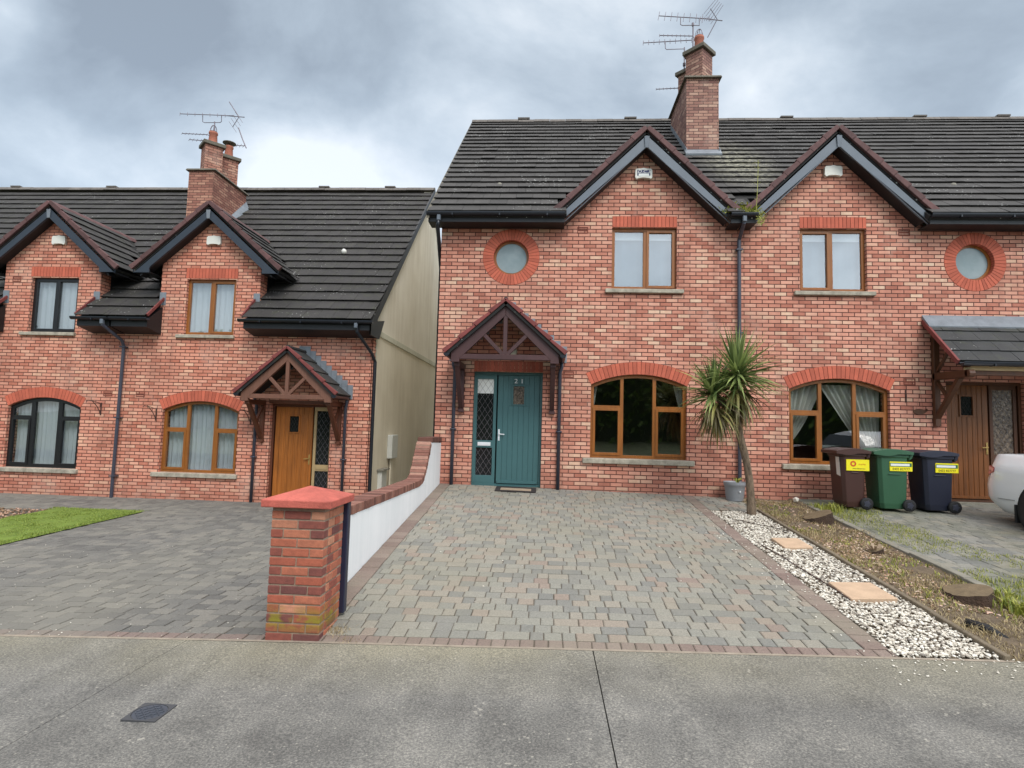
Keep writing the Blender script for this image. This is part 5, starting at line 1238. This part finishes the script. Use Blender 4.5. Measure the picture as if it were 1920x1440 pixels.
# ================================================================== boundary wall + pier
bw = thing('boundary_wall', 'low white rendered boundary wall with brick coping sweeping up to the house', 'wall', (0, -3, G(.1, -3)))
prof = [(-5.86, .272-.095), (-4.8, .172), (-3.6, .158), (-2.5, .150), (-1.85, .145), (-1.62, .165), (-1.46, .215), (-1.34, .32), (-1.22, .45), (-1.10, .60), (-1.0, .75), (-.94, .83), (-.93, .83), (-.003, .80)]
prof[0] = (-5.86, .18)
w = MB()
for (a, b) in zip(prof[:-1], prof[1:]):
    w.hexa([(-.09, a[0], -1.0), (.14, a[0], -1.0), (.14, b[0], -1.0), (-.09, b[0], -1.0), (-.09, a[0], a[1]), (.14, a[0], a[1]), (.14, b[0], b[1]), (-.09, b[0], b[1])])
w.build('render', M['white'], bw)
cp = MB()
def along(prof_, step):
    out = []; pts_ = [Vector((0, p[0], p[1])) for p in prof_]; i = 0; cur = pts_[0]; out.append(cur); need = step
    for a, b in zip(pts_[:-1], pts_[1:]):
        seg = (b-a).length; pos = 0
        while seg-pos >= need: pos += need; out.append(a+(b-a)*pos/seg); need = step
        need -= (seg-pos)
    return out
path = along(prof[:12], .076)
for a, b in zip(path[:-1], path[1:]):
    d = (b-a).normalized(); nn = Vector((0, -d.z, d.y)); g = d*.005; x0_ = -.105+rnd.uniform(-.004, .004); x1_ = .152+rnd.uniform(-.004, .004); h = .098+rnd.uniform(-.004, .004)
    A, B = a+g, b-g; X0_ = Vector((x0_,0,0)); X1_ = Vector((x1_,0,0)); t = rnd.uniform(.1, .75)+(.25 if d.z > .5 else 0)
    cp.hexa([A+X0_, A+X1_, B+X1_, B+X0_, A+X0_+nn*h, A+X1_+nn*h, B+X1_+nn*h, B+X0_+nn*h], t)
y = -.95
while y < -.02: cp.box(-.105, .152, y+.004, min(y+.072, -.005), .825, .915, rnd.uniform(0, .3)); y += .076
cp.build('coping', M['coping'], bw, bevel=.005)
mo = MB()
for a, b in zip(path[:-1], path[1:]):
    d = (b-a).normalized(); nn = Vector((0, -d.z, d.y)); X0_ = Vector((-.095,0,0)); X1_ = Vector((.142,0,0))
    mo.hexa([a+X0_, a+X1_, b+X1_, b+X0_, a+X0_+nn*.09, a+X1_+nn*.09, b+X1_+nn*.09, b+X0_+nn*.09])
mo.build('coping_mortar', M['piermortar'], bw)
st = MB(); st.box(.142, .205, -5.95, -5.872, -.56, .40); 
pier = thing('gate_pier', 'square brick gate pier with red painted cap and green algae near its foot', 'gate pier', (.13, -6.1, zf(.1)))
px0, px1, py0, py1 = -.095, .362, -6.33, -5.88
m = MB(); m.box(px0+.008, px1-.008, py0+.008, py1-.008, -.72, .425); m.build('mortar', M['piermortar'], pier)
bk = MB(); z = -.655; c = 0
while z < .40:
    h = .063; full = c % 2 == 0
    def row(u0, u1, fixed, axis, splits):
        u = u0
        for s_ in splits:
            ua, ub = u+.004, u+s_-.006; t = rnd.random()**.8; j = rnd.uniform(-.0025, .0025)
            if axis == 'x': bk.box(ua, ub, fixed[0]+j, fixed[1]+j, z, z+h, t)
            else: bk.box(fixed[0]+j, fixed[1]+j, ua, ub, z, z+h, t)
            u += s_
    W_ = px1-px0; D_ = py1-py0
    A = [W_/2, W_/2] if full else [W_*.235, W_*.5, W_*.265]
    Bs = [.11, D_-.11-.102] if full else [D_/2-.05, D_/2-.052]
    row(px0, px1, (py0, py0+.1), 'x', A); row(px0, px1, (py1-.1, py1), 'x', A)
    row(py0+.102, py1-.1, (px1-.1, px1), 'y', [ (D_-.202)*.55, (D_-.202)*.45] if full else [(D_-.202)*.3, (D_-.202)*.7]); row(py0+.102, py1-.1, (px0, px0+.1), 'y', [(D_-.202)])
    z += .0755; c += 1
bk.build('brickwork', M['pierbrick'], pier, bevel=.006, seg=2)
cb = MB(); e = .065; zc = .425; cx_, cy_ = (px0+px1)/2, (py0+py1)/2
P8 = [(px0-e, py0-e, zc), (px1+e, py0-e, zc), (px1+e, py1+e, zc), (px0-e, py1+e, zc)]; T8 = [(a, b, zc+.062) for a, b, _ in P8]
cb.add(P8+T8+[(cx_, cy_, zc+.155)], [(3,2,1,0), (0,1,5,4), (1,2,6,5), (2,3,7,6), (3,0,4,7), (4,5,8), (5,6,8), (6,7,8), (7,4,8)]); cb.build('cap', M['capred'], pier, bevel=.008, seg=2)
ps = MB(); ps.box(px1-.028, px1+.034, -5.875, -5.80, -.56, .42); ps.build('cover_strip', plain('navy_strip', lin(32,36,58), .4, .1), bw, bevel=.008)

# ================================================================== palm and pot
pl = thing('palm_tree', 'small palm with leaning trunk and shaggy double crown beside the driveway', 'palm tree', (5.47, -1.45, G(5.47, -1.45)))
tr = MB(); pts = [(5.47,-1.45,-.22), (5.468,-1.45,-.12), (5.455,-1.45,.15), (5.435,-1.45,.40), (5.405,-1.45,.6), (5.36,-1.45,.82), (5.30,-1.45,1.05), (5.262,-1.45,1.25), (5.243,-1.45,1.55), (5.25,-1.45,2.0)]
tr.tube(pts, .06, 14, rr=[.085, .075, .062, .06, .056, .058, .056, .056, .058, .06]); tr.tube([(5.25,-1.45,1.35), (5.12,-1.43,1.52), (4.95,-1.45,1.68), (4.87,-1.45,1.85)], .05, 12, rr=[.05, .05, .05, .045])
tr.build('trunk', M['bark'], pl, smooth=True)
def crown(c, nleaf, L, seed, dead, droop0=.0, pref=None):
    rr_ = random.Random(seed); g = MB()
    for i in range(nleaf):
        az = rr_.uniform(0, 6.28)
        if dead: el = R(rr_.uniform(-75, -10)); ln = L*rr_.uniform(.65, 1.05)
        else:
            q = rr_.random(); el = R(90-q**.8*118); ln = L*rr_.uniform(.75, 1.08)
        d = Vector((math.cos(az)*math.cos(el), math.sin(az)*math.cos(el), math.sin(el))); side = d.cross(Vector((0,0,1))); side = side.normalized() if side.length > .05 else Vector((1,0,0))
        p = Vector(c)+Vector((rr_.uniform(-.03,.03), rr_.uniform(-.03,.03), rr_.uniform(-.10, .06)-(.12 if dead else 0))); w0 = rr_.uniform(.015, .027); n = 7; t = rr_.random(); vs = []; step = ln/n
        sag = rr_.uniform(.02, .15) if not dead else rr_.uniform(.22, .5)
        if not dead and math.degrees(el) > 55: sag *= .25
        tw = rr_.uniform(-.4, .4)
        for k_ in range(n+1):
            f = k_/n; w_ = w0*(math.sin(math.pi*min(1, f*.85+.22))**.7)*(1-f**3)+.001
            up = side.cross(d).normalized(); s2 = (side*math.cos(tw)+up*math.sin(tw))
            vs += [p-s2*w_+up*w_*.35, p, p+s2*w_+up*w_*.35]
            p = p+d*step; d = (d+Vector((0,0,-1))*sag*(f*1.3+.15)).normalized()
        fs = []
        for k_ in range(n):
            a = k_*3; fs += [(a, a+1, a+4, a+3), (a+1, a+2, a+5, a+4)]
        g.add(vs, fs, t if not dead else min(1, t*1.0))
    return g
crown((5.25,-1.45,2.08), 235, .90, 1, False).build('crown', M['palmg'], pl, smooth=True)
crown((5.25,-1.45,1.98), 130, .80, 2, True).build('dead_leaves', M['palmd'], pl, smooth=True)
crown((4.86,-1.47,1.80), 145, .70, 3, False).build('crown', M['palmg'], pl, smooth=True)
crown((4.90,-1.47,1.68), 100, .74, 4, True).build('dead_leaves', M['palmd'], pl, smooth=True)
pt = thing('plant_pot', 'grey ribbed plastic plant pot with a small green sprout against the wall', 'plant pot', (5.58, -.27, -.075))
q = MB(); zs = [0, .02, .06, .07, .12, .13, .19, .20, .26, .27, .30, .335]; rs = [.14, .148, .152, .158, .160, .166, .168, .174, .178, .19, .195, .197]
q.tube([(5.58, -.27, -.075+z) for z in zs], .1, 28, rr=rs, caps=False); q.tube([(5.58, -.27, .26), (5.58, -.27, .235), (5.58, -.27, .20)], .1, 28, rr=[.197, .182, .17], caps=False); q.build('pot', M['pot'], pt, smooth=True)
q = MB(); q.tube([(5.58, -.27, -.07), (5.58, -.27, .21)], .17, 20, rr=[.13, .17]); q.build('compost', M['soil'], pt)
q = MB(); q.tube([(5.615, -.455, .10), (5.615, -.462, .10)], .014, 10); q.build('tag', M['whitel'], pt)
g = MB()
for i in range(16):
    a = rnd.uniform(0, 6.28); l = rnd.uniform(.1, .17); x, y, z = 5.63, -.27, .21; dx, dy = math.cos(a), math.sin(a); w_ = .014
    g.add([(x, y, z), (x+dx*l*.3-dy*w_, y+dy*l*.3+dx*w_, z+l*.55), (x+dx*l*.3+dy*w_, y+dy*l*.3-dx*w_, z+l*.55), (x+dx*l*.75, y+dy*l*.75, z+l*.8)], [(0,1,2), (1,3,2)], rnd.random())
g.build('sprout', M['weed'], pt)

# gutter weeds between the gables
gw = MB(); rr_ = random.Random(5)
for i in range(420):
    x = rr_.gauss(5.68, .16) if i < 300 else rr_.gauss(5.93, .07); 
    if not 5.3 < x < 6.12: continue
    y = -.40+rr_.random()*.35; z = 5.20+max(0, y+.4)*.8; a = rr_.uniform(0, 6.28); l = rr_.uniform(.03, .11); dx, dy = math.cos(a)*l, math.sin(a)*l; w_ = .010
    gw.add([(x-w_, y, z), (x+w_, y, z), (x+dx+w_*.8, y+dy, z+l*.7), (x+dx-w_*.8, y+dy, z+l*.7)], [(0,1,2,3)], rr_.random())
for i in range(60): x = rr_.gauss(6.0, .05); z = 5.12+rr_.uniform(-.16, .08); a = rr_.uniform(0, 6.28); gw.add([(x, -.44, z), (x+.03*math.cos(a), -.45, z+.03*math.sin(a)), (x+.05*math.cos(a+.6), -.46, z+.05*math.sin(a+.6))], [(0,1,2)], rr_.random())
gw.tube([(5.93, -.42, 5.2), (5.96, -.40, 5.6), (5.99, -.36, 6.0), (6.0, -.34, 6.25)], .006, 5, t=.8)
for zz in (5.45, 5.6, 5.75, 5.9, 6.05, 6.15):
    for s_ in (-1, 1): gw.add([(5.97, -.38, zz), (5.97+s_*.05, -.38, zz+.04), (5.97+s_*.06, -.38, zz+.055)], [(0,1,2)], .9)
gw.build('gutter_weeds', M['weed'], None, label='weeds with one tall dry stalk growing in the gutter between the two gables', cat='weeds')

# door mat
t = thing('door_mat', 'dark rubber edged door mat in front of the teal door', 'door mat', (1.6, -.32, G(1.6, -.32)))
m = MB(); z0 = G(1.6, -.3)+.004; m.prism([(1.24, -.50), (1.99, -.50), (1.99, -.10), (1.24, -.10)], lambda u, v, w: (u, v, G(u, v)+w), .004, .022, holes=[[(1.33, -.42), (1.90, -.42), (1.90, -.2), (1.33, -.2)]]); m.build('rim', M['rubberr'], t, bevel=.003)
m = MB(); m.prism([(1.333, -.417), (1.897, -.417), (1.897, -.203), (1.333, -.203)], lambda u, v, w: (u, v, G(u, v)+w), .004, .018); m.build('pile', M['coir'], t)
# hanging basket brackets on the left row
for (x, z, d, lab) in ((-7.93, 1.42, -1, 'black iron basket bracket just left of the left downpipe'), (-6.62, 1.33, -1, 'black iron basket bracket between the downpipe and the oak window'), (-4.42, 1.30, -1, 'black iron basket bracket between the oak window and the porch')):
    b = MB(); b.box(x-.012, x+.012, YL-.016, YL-.003, z-.26, z+.02); b.tube([(x, YL-.012, z), (x-.06, YL-.2, z+.05), (x-.09, YL-.3, z+.06), (x-.095, YL-.32, z+.03)], .008, 6); b.tube([(x, YL-.012, z-.22), (x-.03, YL-.1, z-.06), (x-.06, YL-.2, z+.045)], .008, 6)
    b.build('hanging_bracket', M['iron'], None, label=lab, cat='bracket', group='iron brackets on the left houses')
b = MB(); b.box(8.745, 8.765, -.02, -.003, 1.79, 2.02); b.build('wall_thermometer', M['iron'], None, label='slim dark vertical wall fitting beside the right arched window', cat='wall fitting')
b = MB(); b.prism([(8.98+math.cos(a)*.11, 1.62+math.sin(a)*.05) for a in [i*math.pi/10 for i in range(20)]], mpY, -.03, -.012); b.tube([(8.93, -.02, 1.66), (9.01, -.01, 2.03), (9.05, -.02, 1.65)], .003, 4)
b.tube([(9.09, -.02, 1.63), (9.12, -.02, 1.65), (9.10, -.02, 1.67)], .018, 6); b.build('oval_plaque', M['porchB'], None, bevel=.003, label='small wooden oval plaque hanging left of the right porch bracket', cat='plaque')

# ================================================================== wheelie bins
def bin_(x0, x1, y0, y1, z, mat, label, kind, h=1.02):
    """front faces -X, wheels and handle at +X"""
    B = thing('wheelie_bin', label, 'wheelie bin', ((x0+x1)/2, (y0+y1)/2, z), 'wheelie bins by the right house')
    m = MB(); i = .055; zt = z+h-.10
    ring = lambda xa, xb, ya, yb, zz, c=.05: [(xa+c, ya, zz), (xb-c*.6, ya, zz), (xb, ya+c*.6, zz), (xb, yb-c*.6, zz), (xb-c*.6, yb, zz), (xa+c, yb, zz), (xa, yb-c, zz), (xa, ya+c, zz)]
    rings = [ring(x0+i*1.6, x1-i*.8, y0+i, y1-i, z+.03), ring(x0+i*1.2, x1-i*.6, y0+i*.7, y1-i*.7, z+.12), ring(x0+i*.5, x1-i*.3, y0+i*.3, y1-i*.3, zt-.14), ring(x0+i*.4, x1-i*.25, y0+i*.25, y1-i*.25, zt-.05), ring(x0+.0, x1+.01, y0-.0, y1+.0, zt-.045), ring(x0, x1+.01, y0, y1, zt)]
    vs = [p for r_2 in rings for p in r_2]; fs = [tuple(range(8))[::-1], tuple(range(40, 48))]
    for r_3 in range(5):
        for k_ in range(8): fs.append((r_3*8+k_, r_3*8+(k_+1) % 8, (r_3+1)*8+(k_+1) % 8, (r_3+1)*8+k_))
    m.add(vs, fs)
    # pressed recess lines on the near side
    m.box(x0+.18, x1-.14, y0+.008, y0+.03, z+.60, z+.615)
    m.build('body', mat, B, bevel=.012, seg=2)
    l = MB(); zz = zt+.004; a = lambda x: .016*math.sin((x-x0)/(x1-x0)*math.pi*1.2)
    n = 8; top = []; 
    prof = []
    for k_ in range(n+1):
        x = x0-.07+(x1-x0+.12)*k_/n; prof.append((x, zz+.045+.045*math.sin(math.pi*k_/n)*1.0))
    low = [(x1+.05, zz), (x0+(x1-x0)*.62, zz-.0), (x0+(x1-x0)*.42, zz-.025), (x0+.1, zz-.03), (x0-.07, zz-.005)]
    l.prism(prof[::-1]+low[::-1] if False else (low+prof), mpY, y0-.03, y1+.03)
    l.build('lid', mat, B, bevel=.014, seg=2)
    hd = MB(); hd.hexa([(x1+.0, y0+.02, zt-.10), (x1+.055, y0+.02, zt-.06), (x1+.055, y1-.02, zt-.06), (x1, y1-.02, zt-.10), (x1, y0+.02, zt+.0), (x1+.085, y0+.02, zt+.03), (x1+.085, y1-.02, zt+.03), (x1, y1-.02, zt)]); hd.build('handle', mat, B, bevel=.012)
    for yy in (y0-.03, y1-.01):
        w = MB(); cx_ = x1-.03; cz = z+.10; w.tube([(cx_, yy, cz), (cx_, yy+.008, cz), (cx_, yy+.042, cz), (cx_, yy+.05, cz)], .1, 24, rr=[.085, .1, .1, .085]); wo = w.build('wheel', M['rubber'], B, smooth=True)
        w = MB(); w.tube([(cx_, yy-.004, cz), (cx_, yy+.006, cz)], .05, 16, rr=[.045, .052])
        for k_ in range(5): a_ = k_*1.2566; w.bar((cx_, yy-.004, cz), (cx_+math.cos(a_)*.06, yy-.002, cz+math.sin(a_)*.06), .016, .01, up=(0,1,0))
        w.build('hub', M['pipe'], wo)
    yl = y0-.004
    tl = y0+.012
    if kind == 'a':
        s = MB(); s.box(x0+.10, x0+.47, tl-.008, tl-.004, z+.64, z+.825); s.box(x0+.10, x0+.47, tl-.004, tl+.02, z+.64, z+.825); so_ = s.build('sticker', M['yellow'], B)
        s = MB(); s.prism(circ_loop(x0+.21, z+.755, .048, 24), mpY, tl-.011, tl-.008, holes=[circ_loop(x0+.21, z+.755, .024, 20)]); s.build('emblem', M['orange'], so_)
        text('recycling', .032, (x0+.35, tl-.0095, z+.75), M['orange'], so_, ext=.0005); text('www.binservice', .032, (x0+.30, tl-.0095, z+.675), M['ink'], so_, ext=.0005)
        s = MB(); s.add([(x0-.003+.012, y0+.06, z+.86), (x0+.02, y0+.19, z+.86), (x0+.038, y0+.19, z+.56), (x0+.025, y0+.05, z+.54)], [(0,1,2,3)]); s.add([(x0+.004, y0+.06, z+.86), (x0+.012, y0+.19, z+.86), (x0+.030, y0+.19, z+.56), (x0+.018, y0+.05, z+.54)], [(3,2,1,0)])
        s.build('notice', M['whitel'], B)
    else:
        o_ = .20; s = MB(); s.box(x0+o_, x0+o_+.36, tl-.006, tl+.02, z+.66, z+.815); so_ = s.build('sticker', M['yellow'], B)
        s = MB(); s.box(x0+o_+.005, x0+o_+.35, tl-.009, tl-.006, z+.735, z+.795); s.build('green_band', plain('label_green_'+kind, lin(46,106,70), .5), so_)
        s = MB(); s.box(x0+o_+.012, x0+o_+.315, tl-.011, tl-.009, z+.745, z+.783); s.build('white_band', M['whitel'], so_)
        text('0402 827777', .052, (x0+o_+.18, tl-.0075, z+.692), M['ink'], so_, ext=.0005, sx=1.0)
    return B
bin_(7.08, 7.52, -1.0, -.50, -.075, M['binbrown'], 'brown wheelie bin with plain yellow sticker, leftmost of the three bins', 'a', h=1.02)
bin_(7.67, 8.19, -1.02, -.47, -.08, M['bingreen'], 'green wheelie bin between the brown and the navy bin', 'g', h=1.03)
bin_(8.40, 8.91, -1.02, -.47, -.085, M['binblue'], 'navy wheelie bin nearest the oak front door', 'b', h=1.03)

# ================================================================== car (parked nose to the street on the right)
car = thing('parked_car', 'white car parked on the right driveway, only its tail in the picture', 'car', (9.98, -3.5, G(9.9, -3.5)))
XL, XR = 9.10, 10.88; YT = -1.30; LEN = 4.55; zg = lambda y: G(9.9, y)
def sec(s):   # s = distance from tail
    f = s/LEN
    inset = .17*(1-min(1, s/.38))**2.6+.16*(max(0, (f-.86)/.14))**2
    zb = .22+.12*max(0, 1-s/.3)
    zt = 1.12-.10*max(0, 1-s/.12)**2 if s < .75 else (1.12+(1.46-1.12)*math.sin(min(1, (s-.75)/1.05)*math.pi/2) if s < 1.9 else (1.46-.0*(s) if s < 2.3 else (1.46-(1.46-1.02)*((s-2.3)/.95) if s < 3.25 else 1.02-.30*((s-3.25)/1.3)**1.6)))
    return inset, zb, zt
st_ = [0, .03, .08, .16, .28, .42, .6, .75, .95, 1.2, 1.5, 1.8, 2.1, 2.4, 2.7, 3.0, 3.25, 3.6, 4.0, 4.3, 4.48, 4.55]
vs = []; N_ = 0
for s in st_:
    ins, zb, zt = sec(s); y = YT-s; belt = min(zt, .98-.02*s); g0 = zg(y)
    tail = .10*max(0, 1-s/.1)
    hwf = (XR-XL)/2-ins; c = (XL+XR)/2
    L_ = [(hwf*.86, zb), (hwf*.97, zb+.10), (hwf*.995, .45), (hwf*1.0, .62), (hwf*.985, .70), (hwf*.985, .82), (hwf*.955, belt-.04), (hwf*.93, belt)]
    if zt > belt+.02: k_ = (zt-belt); L_ += [(hwf*(.93-.35*k_), belt+k_*.6), (hwf*(.92-.5*k_), belt+k_*.93), (hwf*.45, zt)]
    else: L_ += [(hwf*.90, zt-.01 if zt < belt+.01 else belt+.01), (hwf*.8, max(zt, belt)), (hwf*.45, max(zt, belt)+.01)]
    bulge = lambda z_: (.09 if z_ < .72 else .0)*max(0, 1-s/.25)-max(0, .42-z_)*.5*max(0, 1-s/.3)
    R_ = [(-a, b) for a, b in L_]
    ringp = [(c-a, y+bulge(b), g0*0+b+zg(YT-1.2)) for a, b in L_]+[(c+a, y+bulge(b), b+zg(YT-1.2)) for a, b in L_[::-1]]
    N_ = len(ringp); vs += ringp
fs = []
for i in range(len(st_)-1):
    for k_ in range(N_): fs.append((i*N_+k_, i*N_+(k_+1) % N_, (i+1)*N_+(k_+1) % N_, (i+1)*N_+k_)[::-1])
fs += [tuple(range(N_)), tuple((len(st_)-1)*N_+k_ for k_ in range(N_))[::-1]]
m = MB(); m.add(vs, fs); m.build('body', M['carpaint'], car, smooth=True, bevel=.02, seg=2)
gz = zg(YT-1.2)
tl = MB(); tl.hexa([(9.40, YT+.035, gz+.76), (9.20, YT-.02, gz+.76), (9.105, YT-.26, gz+.83), (9.30, YT-.12, gz+.80), (9.40, YT+.03, gz+.93), (9.215, YT-.03, gz+.93), (9.118, YT-.26, gz+.90), (9.30, YT-.12, gz+.93)]); tl.build('tail_light', M['lamp'], car, bevel=.02, seg=3)
for xx, sg in ((XL, -1), (XR, 1)):
    for s in (1.10, 3.80):
        yc = YT-s; m = MB(); m.tube([(xx+sg*.004, yc, gz+.33), (xx-sg*.20, yc, gz+.33)], .39, 32); m.build('wheel_arch', M['rubber'], car)
        m = MB(); m.tube([(xx+sg*.012-sg*0, yc, gz+.33), (xx+sg*.02, yc, gz+.33), (xx-sg*.18, yc, gz+.33)], .33, 32, rr=[.29, .33, .33]); wh = m.build('wheel', M['rubberr'], car, smooth=False)
        m = MB(); m.tube([(xx+sg*.022, yc, gz+.33), (xx+sg*.026, yc, gz+.33)], .22, 28, rr=[.225, .21]); m.build('rim', M['alloy'], wh)
mf = MB(); mf.box(XL-.01, XL+.2, YT-.70, YT-.66, gz+.12, gz+.38); mf.build('mud_flap', M['rubber'], car)
cr_ = MB(); cr_.box(XL-.004, XL+.05, YT-.66, YT-.34, gz+.437, gz+.4405);  cr_.build('panel_gap', M['darkgap'], car)
gl_ = MB(); 
gl_.hexa([(XL+.075, YT-1.15, gz+1.0), (XL+.075, YT-3.0, gz+.98), (XL+.12, YT-3.0, gz+.98), (XL+.12, YT-1.15, gz+1.0), (XL+.20, YT-1.5, gz+1.33), (XL+.20, YT-2.5, gz+1.36), (XL+.24, YT-2.5, gz+1.36), (XL+.24, YT-1.5, gz+1.33)]); gl_.build('side_window', M['darkglass'], car)

# ================================================================== across the street (seen only mirrored in the windows)
def bush(name, label, cat, x0, x1, y0, y1, z0, z1, n, seed, mat, group=None, sz=.22):
    rr_ = random.Random(seed); mb = MB()
    for i in range(n):
        x = rr_.uniform(x0, x1); top = z1*(.72+.45*(noise.noise(Vector((x*.33, seed, 0)))+.5)); y = rr_.uniform(y0, y1); z = z0+(top-z0)*rr_.random()**.6
        v = Vector((rr_.gauss(0,1), rr_.gauss(0,1), rr_.gauss(0,1))).normalized(); u = v.orthogonal().normalized(); w = v.cross(u); s = sz*rr_.uniform(.5, 1.2); p = Vector((x, y, z))
        mb.add([p-u*s, p+w*s*.5, p+u*s, p-w*s*.5], [(0,1,2,3)], rr_.random())
    mb.box(x0, x1, (y0+y1)/2-.2, (y0+y1)/2+.2, z0-1, z0+(z1-z0)*.7, .0)
    return mb.build(name, mat, None, kind=None, label=label, cat=cat, group=group)
bush('hedge', 'tall dark green hedge across the street, mirrored in the ground floor windows', 'hedge', -34, 38, -36, -31, -.9, 8.6, 14000, 21, M['hedge'], sz=.34)
bush('garden_shrub', 'pale green shrub in front of the hedge across the street', 'shrub', -3.2, .2, -22.5, -21, -.8, 1.9, 900, 33, M['lawn'], sz=.16)
